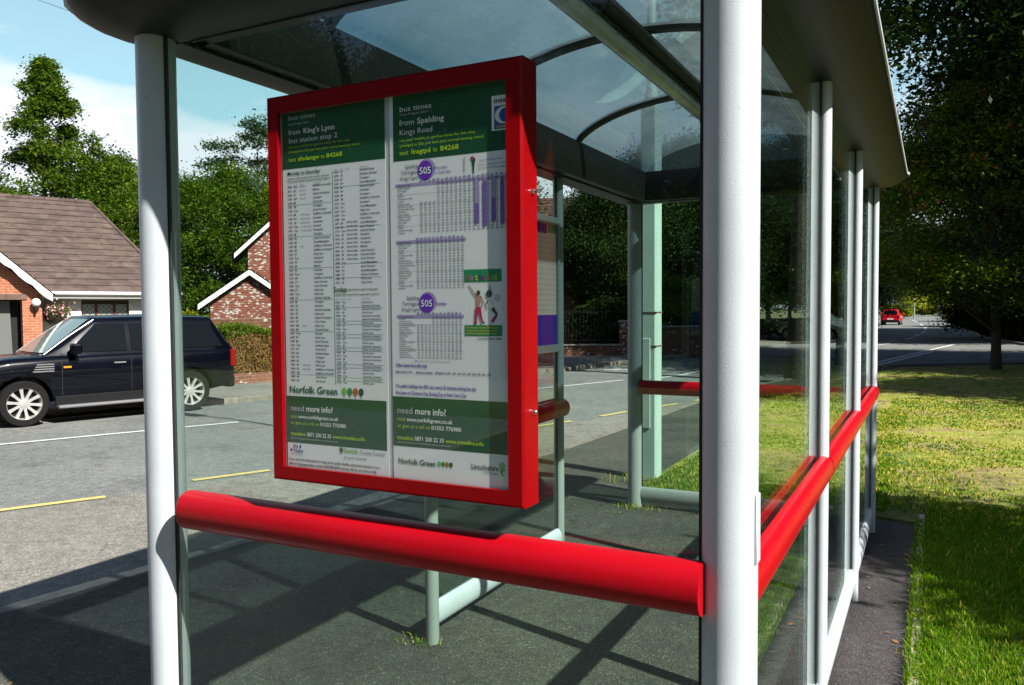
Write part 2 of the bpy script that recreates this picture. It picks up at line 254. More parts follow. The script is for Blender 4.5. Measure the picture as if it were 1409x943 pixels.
# ------------------------------------------------------------------ mesh builder
class MB:
    def __init__(s): s.v=[]; s.f=[]; s.m=[]; s.mats=[]; s.sm=[]
    def mi(s,mat):
        if mat not in s.mats: s.mats.append(mat)
        return s.mats.index(mat)
    def add(s,vs,fs,mat,smooth=False,M=None):
        o=len(s.v); 
        if M is not None: vs=[M@Vector(p) for p in vs]
        s.v+= [tuple(p) for p in vs]; k=s.mi(mat)
        for f in fs: s.f.append(tuple(i+o for i in f)); s.m.append(k); s.sm.append(smooth)
        return s
    def box(s,a,b,mat,M=None):
        x0,y0,z0=a; x1,y1,z1=b
        vs=[(x0,y0,z0),(x1,y0,z0),(x1,y1,z0),(x0,y1,z0),(x0,y0,z1),(x1,y0,z1),(x1,y1,z1),(x0,y1,z1)]
        return s.add(vs,[(0,3,2,1),(4,5,6,7),(0,1,5,4),(1,2,6,5),(2,3,7,6),(3,0,4,7)],mat,False,M)
    def bbox(s,a,b,mat,bv=.004,M=None,seg=1):
        bm=bmesh.new(); bmesh.ops.create_cube(bm,size=1)
        for v in bm.verts: v.co=Vector([a[i]+(b[i]-a[i])*(v.co[i]+.5) for i in range(3)])
        bmesh.ops.bevel(bm,geom=list(bm.edges),offset=bv,segments=seg,affect='EDGES',profile=.5)
        vs=[v.co.copy() for v in bm.verts]; fs=[[v.index for v in f.verts] for f in bm.faces]
        bm.free(); return s.add(vs,fs,mat,False,M)
    def prism(s,poly,axis,a,b,mat,M=None,smooth=False):       # poly 2D in the other two axes, extruded along axis a..b
        def P(p,t):
            q=list(p); q.insert(axis,t); return tuple(q)
        n=len(poly); vs=[P(p,a) for p in poly]+[P(p,b) for p in poly]
        s.add(vs,[tuple(range(n))[::-1],tuple(range(n,2*n))],mat,False,M)
        return s.add(vs,[(i,(i+1)%n,(i+1)%n+n,i+n) for i in range(n)],mat,smooth,M)
    def tube(s,pts,rad,mat,seg=12,cap=True,smooth=True,M=None):
        pts=[Vector(p) for p in pts]; n=len(pts); rs=rad if hasattr(rad,'__len__') else [rad]*n
        vs=[]; up=None
        for i,p in enumerate(pts):
            d=(pts[min(i+1,n-1)]-pts[max(i-1,0)]).normalized()
            if up is None:
                up=Vector((0,0,1)) if abs(d.z)<.9 else Vector((1,0,0))
            x=d.cross(up).normalized(); y=x.cross(d).normalized(); up=y
            for k in range(seg):
                a=2*PI*k/seg; vs.append(p+(x*math.cos(a)+y*math.sin(a))*rs[i])
        fs=[(i*seg+k,i*seg+(k+1)%seg,(i+1)*seg+(k+1)%seg,(i+1)*seg+k) for i in range(n-1) for k in range(seg)]
        s.add(vs,fs,mat,smooth,M)
        if cap: s.add(vs,[tuple(range(seg))[::-1],tuple(range((n-1)*seg,n*seg))],mat,False,M)
        return s
    def sweep(s,path,prof,mat,closed=True,smooth=True):      # path [(P,outward dir, up)] prof [(o,z)] closed profile
        n=len(path); k=len(prof); vs=[]
        for P,o in path:
            for a,z in prof: vs.append(Vector(P)+Vector(o)*a+Vector((0,0,z)))
        rng_=range(n) if closed else range(n-1)
        fs=[(i*k+j,((i+1)%n)*k+j,((i+1)%n)*k+(j+1)%k,i*k+(j+1)%k) for i in rng_ for j in range(k)]
        s.add(vs,fs,mat,smooth)
        if not closed: s.add(vs,[tuple(range(k)),tuple(range((n-1)*k,n*k))[::-1]],mat)
        return s
    def build(s,name,parent=None,split=None,loc=None):
        me=bpy.data.meshes.new(name); me.from_pydata(s.v,[],s.f); me.update()
        for m in s.mats: me.materials.append(MATS[m])
        me.polygons.foreach_set('material_index',s.m); me.polygons.foreach_set('use_smooth',s.sm)
        bm=bmesh.new(); bm.from_mesh(me); bmesh.ops.remove_doubles(bm,verts=bm.verts,dist=1e-6) if split is None else None
        bmesh.ops.recalc_face_normals(bm,faces=bm.faces); bm.to_mesh(me); bm.free()
        o=bpy.data.objects.new(name,me); COL.objects.link(o)
        if any(s.sm):
            try: me.set_sharp_from_angle(angle=R(42))
            except Exception: pass
        if parent: o.parent=parent
        if loc is not None: o.location=loc
        return o
def np_mesh(name,v,f,mats,mi=None,parent=None,smooth=False):  # fast mesh, all faces same vertex count
    me=bpy.data.meshes.new(name); nv=len(v); nf,k=f.shape
    me.vertices.add(nv); me.vertices.foreach_set('co',v.astype(np.float32).ravel())
    me.loops.add(nf*k); me.loops.foreach_set('vertex_index',f.astype(np.int32).ravel())
    me.polygons.add(nf); me.polygons.foreach_set('loop_start',np.arange(0,nf*k,k,dtype=np.int32)); me.polygons.foreach_set('loop_total',np.full(nf,k,dtype=np.int32))
    for m in mats: me.materials.append(MATS[m])
    if mi is not None: me.polygons.foreach_set('material_index',mi.astype(np.int32))
    me.update(calc_edges=True)
    o=bpy.data.objects.new(name,me); COL.objects.link(o)
    if parent: o.parent=parent
    return o
def tag(o,label=None,cat=None,group=None,kind=None):
    if label: o['label']=label
    if cat: o['category']=cat
    if group: o['group']=group
    if kind: o['kind']=kind
    return o
def thing(name,label,cat,loc=(0,0,0),rz=0,group=None):
    o=bpy.data.objects.new(name,None); COL.objects.link(o); o.location=loc; o.rotation_euler=(0,0,rz); o.empty_display_size=.2
    return tag(o,label,cat,group)
def copy_tree(o,parent=None):
    c=o.copy(); COL.objects.link(c)
    if parent: c.parent=parent
    for ch in list(o.children): copy_tree(ch,c)
    return c

# ================================================================== BUS SHELTER
X1,X2,Y1,Y2=-2.1735,-0.3847,1.761,6.369
LB=(Y2-Y1)/3; YP=[Y1,Y1+LB,Y1+2*LB,Y2]
ST=thing('bus_shelter','grey and white glazed bus shelter with red rails and curved clear roof on the pavement','bus shelter',((X1+X2)/2,(Y1+Y2)/2,0))
def wp(mb,name,parent=ST):                 # part given in world coordinates
    o=mb.build(name,parent)
    if parent.parent is None: o.location=-Vector(parent.location)
    return o
RP=.0595
for (x,y,mat,top) in ((X1,Y1,'white_paint',2.52),(X2,Y1,'white_paint',2.52),(X1,Y2,'post_grey',2.52)):
    mb=MB(); mb.tube([(x,y,-.02),(x,y,top)],RP,mat,48,cap=True); 
    if (x,y)==(X2,Y1):                      # small riveted maker's plate seam, low on the post
        mb.bbox((x+RP-.004,y-.02,1.10),(x+RP+.002,y+.02,1.25),'white_paint',.002)
    p=wp(mb,'corner_post')
    if (x,y)==(X1,Y1):
        k=MB()
        for dz in (0,.014): 
            k.tube([(x-RP*.80,y-RP*.60,1.045+dz),(x-RP*.815,y-RP*.61,1.045+dz)],.004,'black_rubber',8)
        b=k.build('fixing_hole',p)
# split back posts: two half-round extrusions clamping the glass edge
def lobepost(x,y,zb,zt,mat='white_paint',foot=True):
    mb=MB(); prof=[]
    for k in range(13):
        a=-PI*.72+2*PI*.72*k/12; prof.append((x+.016+.0245*math.cos(a),y+.028*math.sin(a)))
    for k in range(13):
        a=PI-PI*.72+2*PI*.72*k/12; prof.append((x-.016+.0245*math.cos(a),y+.028*math.sin(a)))
    mb.prism(prof,2,zb,zt,mat,smooth=True)
    if foot: mb.tube([(x+.014,y,-.02),(x+.014,y,zb+.01)],.026,mat,20)
    return mb
for y in YP[1:]: wp(lobepost(X2,y,.10,2.54),'back_post')
# round corner tube behind the last back post
mb=MB(); mb.tube([(X2-.075,Y2+.012,-.02),(X2-.075,Y2+.012,2.52)],.026,'white_paint',20); wp(mb,'back_post')
for y in YP[1:3]:
    mb=MB(); mb.tube([(X1,y,-.02),(X1,y,2.54)],.0335,'post_grey',28); wp(mb,'front_post')
# small bolt-down flange at far post
# glass panels
def pane(x0,y0,x1,y1,z0,z1,name='glass_panel',t=.008):
    mb=MB()
    if abs(x0-x1)<1e-6: mb.bbox((x0-t/2,y0,z0),(x0+t/2,y1,z1),'shelter_glass',.0015)
    else: mb.bbox((x0,y0-t/2,z0),(x1,y0+t/2,z1),'shelter_glass',.0015)
    p=wp(mb,name); g=MB()
    if abs(x0-x1)<1e-6:
        for yy in (y0,y1): g=MB(); g.box((x0-.007,yy-.006,z0),(x0+.007,yy+.004,z1),'black_rubber'); g.build('gasket',p)
        g=MB(); g.box((x0-.007,y0,z0-.006),(x0+.007,y1,z0+.008),'black_rubber'); g.build('gasket',p)
    else:
        for xx in (x0,x1): g=MB(); g.box((xx-.003,y0-.006,z0),(xx+.003,y0+.006,z1),'black_rubber'); g.build('gasket',p)
    return p
pane(X1+.0605,Y1-.012,X2-.0605,Y1-.012,.16,2.50)
pane(X1+.062,Y2,X2-.03,Y2,.16,2.50)
for i in range(3): pane(X2,YP[i]+(.062 if i==0 else .034),X2,YP[i+1]-.034,.17,2.52)
pane(X1,YP[1]+.036,X1,YP[2]-.036,.17,2.52)
# bottom rails
def brail(a,b,mat,zc=.125,h=.062,t=.028):
    mb=MB(); pr=[(t*math.cos(2*PI*k/20),h*math.sin(2*PI*k/20)) for k in range(20)]
    A=Vector(a); B=Vector(b); d=(B-A).normalized(); o=Vector((d.y,-d.x,0))
    mb.sweep([((A.x,A.y,zc),o),((B.x,B.y,zc),o)],pr,mat,closed=False); return mb
for i in range(3): wp(brail((X2,YP[i]+.02,0),(X2,YP[i+1]-.02,0),'white_paint'),'bottom_rail')
wp(brail((X1,YP[1]+.02,0),(X1,YP[2]-.02,0),'white_paint',.14),'bottom_rail')
wp(brail((X1+.05,Y2,0),(X2-.06,Y2,0),'post_grey',.11),'bottom_rail')
wp(brail((X1+.05,Y1,0),(X2-.05,Y1,0),'white_paint',.11),'bottom_rail')
# red crash rails: D section bulging outwards, capped
def crail(a,b,out,zc=1.035,h=.058,t=.060,off=.012,flat=False):
    A=Vector(a); B=Vector(b); d=(B-A).normalized(); o=Vector(out)
    pr=[(off,-h),]+[(off+.008+t*math.cos(-PI/2+PI*k/18)**.8 if 0<k<18 else off+.008,h*math.sin(-PI/2+PI*k/18)) for k in range(19)]+[(off,h)]
    path=[]; Ln=(B-A).length
    for s,k in ((0,.95),(.003,.985),(.008,1.0),(Ln-.008,1.0),(Ln-.003,1.0 if flat else .985),(Ln,1.0 if flat else .95)): path.append((A+d*s,k))
    mb=MB(); n=len(pr); vs=[]
    for P,k in path:
        for q,z in pr: vs.append(P+o*(off+(q-off)*k)+Vector((0,0,zc+z*(.9+.1*k))))
    fs=[(i*n+j,i*n+(j+1)%n,(i+1)*n+(j+1)%n,(i+1)*n+j) for i in range(len(path)-1) for j in range(n)]
    mb.add(vs,fs,'red_paint',True); mb.add(vs,[tuple(range(n)),tuple(range((len(path)-1)*n,len(path)*n))],'red_paint')
    return mb
wp(crail((X1+.150,Y1-.012,0),(X2-.046,Y1-.012,0),(0,-1,0),zc=1.04,t=.058,off=.018,flat=True),'crash_rail')
wp(crail((X1+.055,Y2-.005,0),(X2-.03,Y2-.005,0),(0,-1,0),zc=1.0,t=.055),'crash_rail')
for i in range(3): wp(crail((X2+.002,YP[i]+(.04 if i==0 else .03),0),(X2+.002,YP[i+1]+.012,0),(1,0,0),zc=1.025,h=.052,t=.036,off=.010),'crash_rail')
wp(crail((X1-.002,YP[1]-.03,0),(X1-.002,YP[2]+.03,0),(-1,0,0),zc=1.0),'crash_rail')
wp(crail((X1+.002,YP[1]+.03,0),(X1+.002,YP[2]-.0,0),(1,0,0),zc=1.0),'crash_rail')
# roof ring frame (rounded plan corners, bull-nosed outer edge)
def ring_path(rad=.03,seg=8):
    pth=[]
    for (cx,cy,a0) in ((X1+rad,Y1+rad,PI),(X2-rad,Y1+rad,1.5*PI),(X2-rad,Y2-rad,0),(X1+rad,Y2-rad,.5*PI)):
        for k in range(seg+1):
            a=a0+PI/2*k/seg; o=(math.cos(a),math.sin(a),0)
            sc=1+.20*math.sin(PI*k/seg)
            pth.append((Vector((cx,cy,0))+Vector(o)*rad,tuple(q*sc for q in o)))
    return pth
prof=[(-.125,2.515),(-.118,2.505),(-.055,2.505),(-.05,2.498),(.03,2.498),(.075,2.502),(.12,2.512),(.165,2.532),(.20,2.556),(.213,2.572),(.216,2.585),(.210,2.600),(.195,2.612),(.15,2.63),(.06,2.655),(-.04,2.70),(-.10,2.735),(-.125,2.735),(-.130,2.72)]
mb=MB(); mb.sweep(ring_path(),prof,'frame_grey')
rf=wp(mb,'roof_frame')
# white strip along the outer lip paints in its sunlit rim
mb=MB(); mb.sweep(ring_path(),[(.214,2.578),(.2215,2.578),(.2225,2.592),(.214,2.600)],'white_paint'); mb.build('sunlit_rim',rf)
# soffit joints along front beam (thin black strips stand in for the shade in the gaps)
mb=MB()
mb.box((X1+.052,Y1+.1,2.494),(X1+.060,Y2-.1,2.503),'black_rubber'); mb.box((X2-.060,Y1+.1,2.494),(X2-.052,Y2-.1,2.503),'black_rubber')
mb.box((X1+.1,Y1+.052,2.494),(X2-.1,Y1+.060,2.503),'black_rubber'); mb.build('soffit_shadow_gap',rf)
# vaulted sheet, ribs, ridge beam
XA,XB=X1+.115,X2-.115; ZA=2.715; CR=.235
def vault(t,dz=0): 
    a=PI*(1-t); return ((XA+XB)/2+(XB-XA)/2*math.cos(a), ZA+CR*math.sin(a)**1.25+dz)
YA,YB=Y1+.118,Y2-.118
RIBS=[2.44,3.66,4.88]
mb=MB(); K=28
ys=[YA]+RIBS+[YB]
for j in range(len(ys)-1):
    vs=[];fs=[]
    for k in range(K+1):
        x,z=vault(k/K); x2,z2=vault(k/K,.006)
        vs+= [(x,ys[j]+.002,z),(x,ys[j+1]-.002,z)]
    for k in range(K): fs.append((2*k,2*k+1,2*k+3,2*k+2))
    mb.add(vs,fs,'roof_sheet',True)
for yy in (YA,YB):                       # end tympanum sheets
    vs=[]
    for k in range(K+1): x,z=vault(k/K); vs.append((x,yy,z))
    mb.add(vs,[tuple(range(K+1))],'roof_sheet')
o=wp(mb,'roof_glazing')
for yy in RIBS:
    mb=MB(); vs=[];fs=[]
    for k in range(K+1):
        x,z=vault(k/K,-.022); xo,zo=vault(k/K,.012)
        vs+=[(x,yy-.026,z),(x,yy+.026,z),(xo,yy+.026,zo),(xo,yy-.026,zo)]
    for k in range(K):
        for j in range(4): fs.append((4*k+j,4*k+(j+1)%4,4*k+4+(j+1)%4,4*k+4+j))
    fs+=[(0,1,2,3),(4*K,4*K+1,4*K+2,4*K+3)]
    mb.add(vs,fs,'frame_grey'); wp(mb,'roof_rib')
XM=(XA+XB)/2; ZR=ZA+CR
mb=MB()
mb.bbox((XM-.11,YA-.02,ZR-.062),(XM+.11,YB+.02,ZR-.030),'frame_grey',.006); mb.bbox((XM-.05,YA-.02,ZR-.085),(XM+.05,YB+.02,ZR-.060),'frame_grey',.006)
rb=wp(mb,'ridge_beam')
mb=MB(); a=YA+.62; b=YB-.5; c=ZR-.098
mb.tube([(XM,a,c),(XM,a+.012,c),(XM,a+.035,c),(XM,b-.035,c),(XM,b-.012,c),(XM,b,c)],[.012,.030,.040,.040,.030,.012],'tube_diffuser',24)
mb.build('tube_light',rb)
for yy in (a+.1,(a+b)/2,b-.1):
    pass
# pressed leaf stuck on the far roof beam
# ================================================================== TIMETABLE CASE
TC=thing('timetable_case','red framed bus timetable display case mounted on the end glass of the shelter','timetable case',(-1.21,1.70,1.17))
KC=1.0125; ox0,ox1,oz0,oz1=-1.600*KC,-.826*KC,1.65-.462*KC,1.65+.572*KC; ix0,ix1,iz0,iz1=-1.560*KC,-.868*KC,1.65-.424*KC,1.65+.526*KC; yf,yb=1.662,1.738
mb=MB()
def mitred(mb,ox0,ox1,oz0,oz1,ix0,ix1,iz0,iz1,y0,y1,mat,ch=.006):
    o=[(ox0,oz0),(ox1,oz0),(ox1,oz1),(ox0,oz1)]; i=[(ix0,iz0),(ix1,iz0),(ix1,iz1),(ix0,iz1)]
    oc=[(ox0+ch,oz0+ch),(ox1-ch,oz0+ch),(ox1-ch,oz1-ch),(ox0+ch,oz1-ch)]
    vs=[(x,y1,z) for x,z in o]+[(x,y0+ch,z) for x,z in o]+[(x,y0,z) for x,z in oc]+[(x,y0,z) for x,z in i]+[(x,y0+.012,z) for x,z in i]
    fs=[]
    for r in range(4):
        for k in range(4): fs.append((r*4+k,r*4+(k+1)%4,(r+1)*4+(k+1)%4,(r+1)*4+k))
    fs.append((0,1,2,3)); mb.add(vs,fs,mat)
mitred(mb,ox0,ox1,oz0,oz1,ix0,ix1,iz0,iz1,yf,yb,'case_red')
wp(mb,'case_frame',TC)
mb=MB(); mb.box((ix0-.002,yf+.0085,iz0-.002),(ix1+.002,yf+.0105,iz1+.002),'case_glass'); wp(mb,'case_glass',TC)
for z in (1.405,1.925):
    mb=MB(); mb.tube([(ox1-.001,yf+.05,z),(ox1+.006,yf+.05,z),(ox1+.009,yf+.05,z)],[.0065,.0065,.004],'chrome',16); wp(mb,'bolt',TC)
# bracket pads between case and glass
for z in (1.30,2.10):
    mb=MB(); mb.box((ox0+.1,yb,z-.03),(ox1-.1,Y1-.018,z+.03),'frame_grey'); wp(mb,'mounting_bar',TC)
# --- printed sheets.  u,v in mm: u right from x=-1.535, v down from z=2.175
U0,V0=-1.535*KC,1.65+.525*KC; YS=yf+.016
_tc={}
def glyphs(s,bold,space=1.0):
    key=(s,bold,space)
    if key in _tc: return _tc[key]
    c=bpy.data.curves.new('t','FONT'); c.body=s; c.size=1; c.resolution_u=2; c.space_line=space
    if bold: c.offset=.018
    ob=bpy.data.objects.new('t',c); COL.objects.link(ob)
    dg=bpy.context.evaluated_depsgraph_get(); me=ob.evaluated_get(dg).to_mesh()
    vs=np.array([v.co[:2] for v in me.vertices]).reshape(-1,2); fs=[tuple(p.vertices) for p in me.polygons]
    ob.evaluated_get(dg).to_mesh_clear(); bpy.data.objects.remove(ob); bpy.data.curves.remove(c)
    _tc[key]=(vs,fs); return vs,fs
def T(mb,s,u0,v,h,mat,u1=None,bold=False,lay=3,align='L',space=1.0,ver=0):
    """text: baseline v, cap height h (mm), squeezed to end at u1"""
    vs,fs=glyphs(s,bold,space)
    if not len(vs): return
    k=h/.73; wd=vs[:,0].max()-min(0,vs[:,0].min()); sx=k*.86 if u1 is None else (u1-u0)/wd
    off=u0 if align=='L' else u0-wd*sx
    mb.add([(U0+(off+x*sx)/1000*KC,YS-lay*.00035,V0-(v-y*k)/1000*KC) for x,y in vs],fs,mat)
def RECT(mb,u0,v0,u1,v1,mat,lay=1):
    y=YS-lay*.00035
    mb.add([(U0+u0/1000*KC,y,V0-v0/1000*KC),(U0+u1/1000*KC,y,V0-v0/1000*KC),(U0+u1/1000*KC,y,V0-v1/1000*KC),(U0+u0/1000*KC,y,V0-v1/1000*KC)],[(0,1,2,3)],mat)
def POLY(mb,pts,mat,lay=2):
    y=YS-lay*.00035; mb.add([(U0+a/1000*KC,y,V0-b/1000*KC) for a,b in pts],[tuple(range(len(pts)))],mat)
def DISC(mb,u,v,ru,rv,mat,lay=2,n=24): POLY(mb,[(u+ru*math.cos(2*PI*k/n),v+rv*math.sin(2*PI*k/n)) for k in range(n)],mat,lay)
def TREES(mb,u,v,r):
    for k,mt in enumerate(('ink_balllime','ink_ballteal','ink_orange','ink_forest')):
        DISC(mb,u+k*r*2.25,v,r,r*1.25,mt); RECT(mb,u+k*r*2.25-r*.12,v+r,u+k*r*2.25+r*.12,v+r*2.1,mt,2)
def RR(mb,u0,v0,u1,v1,mat,lay=2):
    r=(u1-u0)/2; pts=[(u0+r+r*math.cos(a),v0+r-r*math.sin(a)) for a in [PI*k/8 for k in range(9)]]+[(u0+r-r*math.cos(a),v1-r+r*math.sin(a)) for a in [PI*k/8 for k in range(9)]]
    POLY(mb,pts,mat,lay)
back=MB(); back.box((ix0-.006,YS+.0015,iz0-.006),(ix1+.006,YS+.012,iz1+.006),'ink_palegrey'); wp(back,'backing_board',TC)
rr=random.Random(3)
DEST=["North Lynn","King's Lynn","Fairstead","Marham","South Wootton","Gayton & Grimston","Hardwick Estate","Fakenham (Sunday)","Great Massingham","Swaffham to Norwich","Downham","Hunstanton","West Winch","Terrington"]
def rows(n,fn): return "\n".join(fn(i) for i in range(n))
def fourt(i,a=610,st=7): 
    t=a+i*st; return "%02d%02d"%((t//60)%24,t%60)
def COLM(mb,body,n,u0,v0,v1,mat,u1=None,h=None,bold=True,lay=2):
    """n text rows from v0 to v1"""
    p=(v1-v0)/max(1,n-1); h=h or p*.48; k=h/.73
    vs,fs=glyphs(body,bold,p/k)
    wd=vs[:,0].max(); sx=k*.84 if u1 is None else (u1-u0)/wd
    mb.add([(U0+(u0+x*sx)/1000*KC,YS-lay*.00035,V0-(v0-y*k)/1000*KC) for x,y in vs],fs,mat)
LS=MB()    # left sheet
LS.box((U0-.0225*KC,YS,V0-.951*KC),(U0+.317*KC,YS+.001,V0+.004),'paper')
RECT(LS,-22,-4,317,147,'ink_green')
T(LS,'bus times',1,18,13,'ink_palegrey',94); T(LS,'from 9 April 2011',2,32,6,'ink_palegrey',72)
T(LS,"from",1,57,14,'ink_white',42); T(LS,"King's Lynn",52,57,14,'ink_white',158,True); T(LS,'bus station stop 2',1,79,14,'ink_white',166)
T(LS,'use your mobile to get bus times for this stop',0,92,6.5,'ink_lime',206); T(LS,'(charged at 25p per text plus normal texting rates)',0,105,6.5,'ink_lime',236)
T(LS,'text',0,128,12,'ink_lime',26); T(LS,'nfodamgw',32,128,12,'ink_lime',106,True); T(LS,'to',111,128,12,'ink_lime',123); T(LS,'84268',129,128,12,'ink_lime',182,True)
T(LS,'Monday to Saturday',-5,164,10.5,'ink_darkgreen',108,True); T(LS,'all buses run by Norfolk Green unless otherwise',-5,175,4.6,'ink_darkgreen',138,True); T(LS,'shown under Norfolk Green bus information page 21',-5,183,4.6,'ink_darkgreen',140,True)
n=50; v0,v1=198,716
T(LS,'time',-4,193,4.5,'ink_grey',8); T(LS,'route',16,193,4.5,'ink_grey',28); T(LS,'note',38,193,4.5,'ink_grey',52); T(LS,'destination',83,193,4.5,'ink_grey',112)
COLM(LS,rows(n,lambda i:fourt(i,600,11)),n,-6,v0,v1,'ink_dark',10); 
COLM(LS,rows(n,lambda i:rr.choice(['Tue','48','37','Tue','Fri','X8','55','M','45'])),n,15,v0,v1,'ink_dark',29)
for a,b,tx in ((0,4,'Mon-Fri'),(7,3,'school days'),(10,2,'not school holiday'),(15,1,'Sat'),(35,1,'North'),(45,2,'North\nSat')):
    p=(v1-v0)/(n-1); COLM(LS,"\n".join([tx.split('\n')[0]]*b),max(b,2),38,v0+a*p,v0+(a+max(b,2)-1)*p,'ink_grey',38+min(38,len(tx)*2.9),h=4.6,bold=False)
COLM(LS,rows(n,lambda i:rr.choice(DEST)),n,82,v0,v1,'ink_dark',143)
for k in (4,12,20,28,36,47): RECT(LS,-8,v0+k*10.57+3,143,v0+k*10.57+3.9,'ink_line')
RECT(LS,147,163,148.6,722,'ink_ballteal')
n2=29; a0,a1=170,456
T(LS,'time',154,163,4,'ink_grey',166); T(LS,'route',172,163,4,'ink_grey',184); T(LS,'note',190,163,4,'ink_grey',204); T(LS,'destination',238,163,4,'ink_grey',266)
COLM(LS,rows(n2,lambda i:fourt(i,900,9)),n2,153,a0,a1,'ink_dark',169); COLM(LS,rows(n2,lambda i:rr.choice(['Tue','48','Fri','55','M','45'])),n2,175,a0,a1,'ink_dark',187)
COLM(LS,rows(10,lambda i:'school days'),10,192,300,395,'ink_dark',228,h=4.6); COLM(LS,rows(n2,lambda i:rr.choice(DEST)),n2,237,a0,a1,'ink_dark',298)
for v in (206,310,405,441): RECT(LS,152,v,302,v+.9,'ink_line')
T(LS,'Sundays',148,478,14,'ink_darkgreen',191,True); T(LS,'(special times apply during public',195,474,4.5,'ink_darkgreen',290,True); T(LS,'holidays) please ring Norfolk Traveline 0871 200 22 33',150,487,4.5,'ink_darkgreen',294,True)
n3=25; b0,b1=507,716
T(LS,'time  route  note',152,498,4,'ink_grey',204); T(LS,'destination',238,498,4,'ink_grey',266)
COLM(LS,rows(n3,lambda i:fourt(i,540,27)),n3,152,b0,b1,'ink_dark',168); COLM(LS,rows(n3,lambda i:['Tue','48'][i%2]),n3,174,b0,b1,'ink_dark',186)
COLM(LS,rows(n3,lambda i:["North Lynn","Fakenham (Sunday)","Gayton & Grimston"][i%3]),n3,238,b0,b1,'ink_dark',298)
for k in (1,5,6,9,10,13,14,18,19,22,23): RECT(LS,152,b0+k*8.7+2.6,304,b0+k*8.7+3.5,'ink_line')
T(LS,'Norfolk Green',-12,748,20,'ink_darkgreen',154,True); TREES(LS,176,738,8.2)
RECT(LS,-22,757,311,884,'ink_green')
T(LS,'need',-9,797,16,'ink_palegrey',38); T(LS,'more info?',46,797,16,'ink_white',137,True)
T(LS,'visit',-9,817,10,'ink_lime',14); T(LS,'www.norfolkgreen.co.uk',18,817,10.5,'ink_white',156,True); T(LS,'or give us a call on',-9,834,10,'ink_lime',90); T(LS,'01553 776980',94,834,10.5,'ink_white',180,True)
T(LS,'traveline',-10,864,10.5,'ink_lime',42,True); T(LS,'0871 200 22 33',47,864,10.5,'ink_white',130,True); T(LS,'www.traveline.info',136,864,10.5,'ink_lime',242,True)
T(LS,'calls cost 10p per min from landlines, plus network extras',-10,874,4.6,'ink_palegrey',152)
T(LS,'IN',-2,898,9,'ink_navy',14,True); T(LS,'TRAN',-2,911,10,'ink_navy',32,True); POLY(LS,[(18,898),(25,886),(26,898)],'ink_navy'); POLY(LS,[(-14,902),(-5,902),(-8,911)],'ink_navy'); T(LS,'www.intran.org.uk',-13,917,3.6,'ink_navy',32)
T(LS,'Norfolk',172,899,13,'ink_balllime',220,True); T(LS,'County Council',225,899,11,'ink_grey',304); T(LS,'at your service',173,914,9,'ink_grey',246)
POLY(LS,[(158,886),(169,886),(169,896),(163.5,905),(158,896)],'ink_grey'); DISC(LS,163.5,893,3.4,4,'ink_dark',3)
T(LS,'If you need this information in large print, audio, Braille, alternative format or in a',-18,932,6.8,'ink_dark',288,True); T(LS,'different language please contact 0344 800 8003 and we will do our best to help',-18,944,6.8,'ink_dark',278,True)
wp(LS,'timetable_sheet',TC)
RS=MB()    # right sheet
RS.box((U0+.331*KC,YS,V0-.951*KC),(U0+.669*KC,YS+.001,V0+.004),'paper')
RECT(RS,342,-4,669,158,'ink_green')
T(RS,'bus times',362,38,13.5,'ink_white',456); T(RS,'from 9 April 2011',362,48,6,'ink_palegrey',446); T(RS,'from',361,72,14.5,'ink_white',405); T(RS,'Spalding',414,72,14.5,'ink_white',492,True); T(RS,'Kings Road',361,95,14,'ink_white',458)
T(RS,'use your mobile to get bus times for this stop',361,111,6.5,'ink_lime',578); T(RS,'(charged at 25p per text plus normal texting rates)',361,124,6.5,'ink_lime',600)
T(RS,'text',361,144,12.5,'ink_lime',388); T(RS,'linagtpd',396,144,12.5,'ink_lime',452,True); T(RS,'to',459,144,12.5,'ink_lime',472); T(RS,'84268',480,144,12.5,'ink_lime',532,True)
RECT(RS,622,32,669,112,'ink_white',2); T(RS,'inte',628,49,12,'ink_dark',662,True,lay=4); RECT(RS,629,56,669,98,'ink_blue',3); 
# big white C ring
ring=[(655+24*math.cos(a),78+20*math.sin(a)) for a in [R(60)+R(240)*k/20 for k in range(21)]]; ring2=[(659+17*math.cos(a),78+16*math.sin(a)) for a in [R(300)-R(240)*k/20 for k in range(21)]]
POLY(RS,ring+ring2,'ink_white',4); RECT(RS,629,98,669,109,'ink_dark',3); T(RS,'CONN',633,107,7,'ink_white',664,lay=4)
def spald(v):
    T(RS,'Spalding',416,v,10,'ink_dark',None,align='R'); T(RS,'Terrington',416,v+14,10,'ink_dark',None,align='R'); T(RS,"King's Lynn",416,v+28,10,'ink_dark',None,align='R')
    DISC(RS,440,v+6,25,25,'ink_lilac',1.5); DISC(RS,436,v+9,21.5,24,'ink_purple',2); T(RS,'505',419,v+17,17,'ink_white',453,True,lay=4)
spald(178); T(RS,'Monday',463,186,6.5,'ink_purple',500); T(RS,'to Saturday',463,197,6.5,'ink_purple',510)
POLY(RS,[(566,170),(572,166),(578,172),(575,184),(573,206),(570,206),(569,186)],'ink_forest'); DISC(RS,569,169,5,4,'ink_pink',3); POLY(RS,[(545,168),(550,164),(549,200),(546,200)],'ink_palegrey')
T(RS,'1 stop here without buses?',584,178,4.8,'ink_purple',650); T(RS,'Timetables for all stops may be found at the bus station',584,188,4.2,'ink_grey',666); T(RS,'and on buses or by telephoning traveline',584,196,4.2,'ink_grey',660)
STOPS=["Spalding bus station","Pinchbeck","Weston Hospital","Holbeach","Long Sutton Market Place","Sutton Bridge","Terrington St John","Walpole Cross Keys","Terrington Post Office","Clenchwarton","Hospital","King's Lynn bus station"]
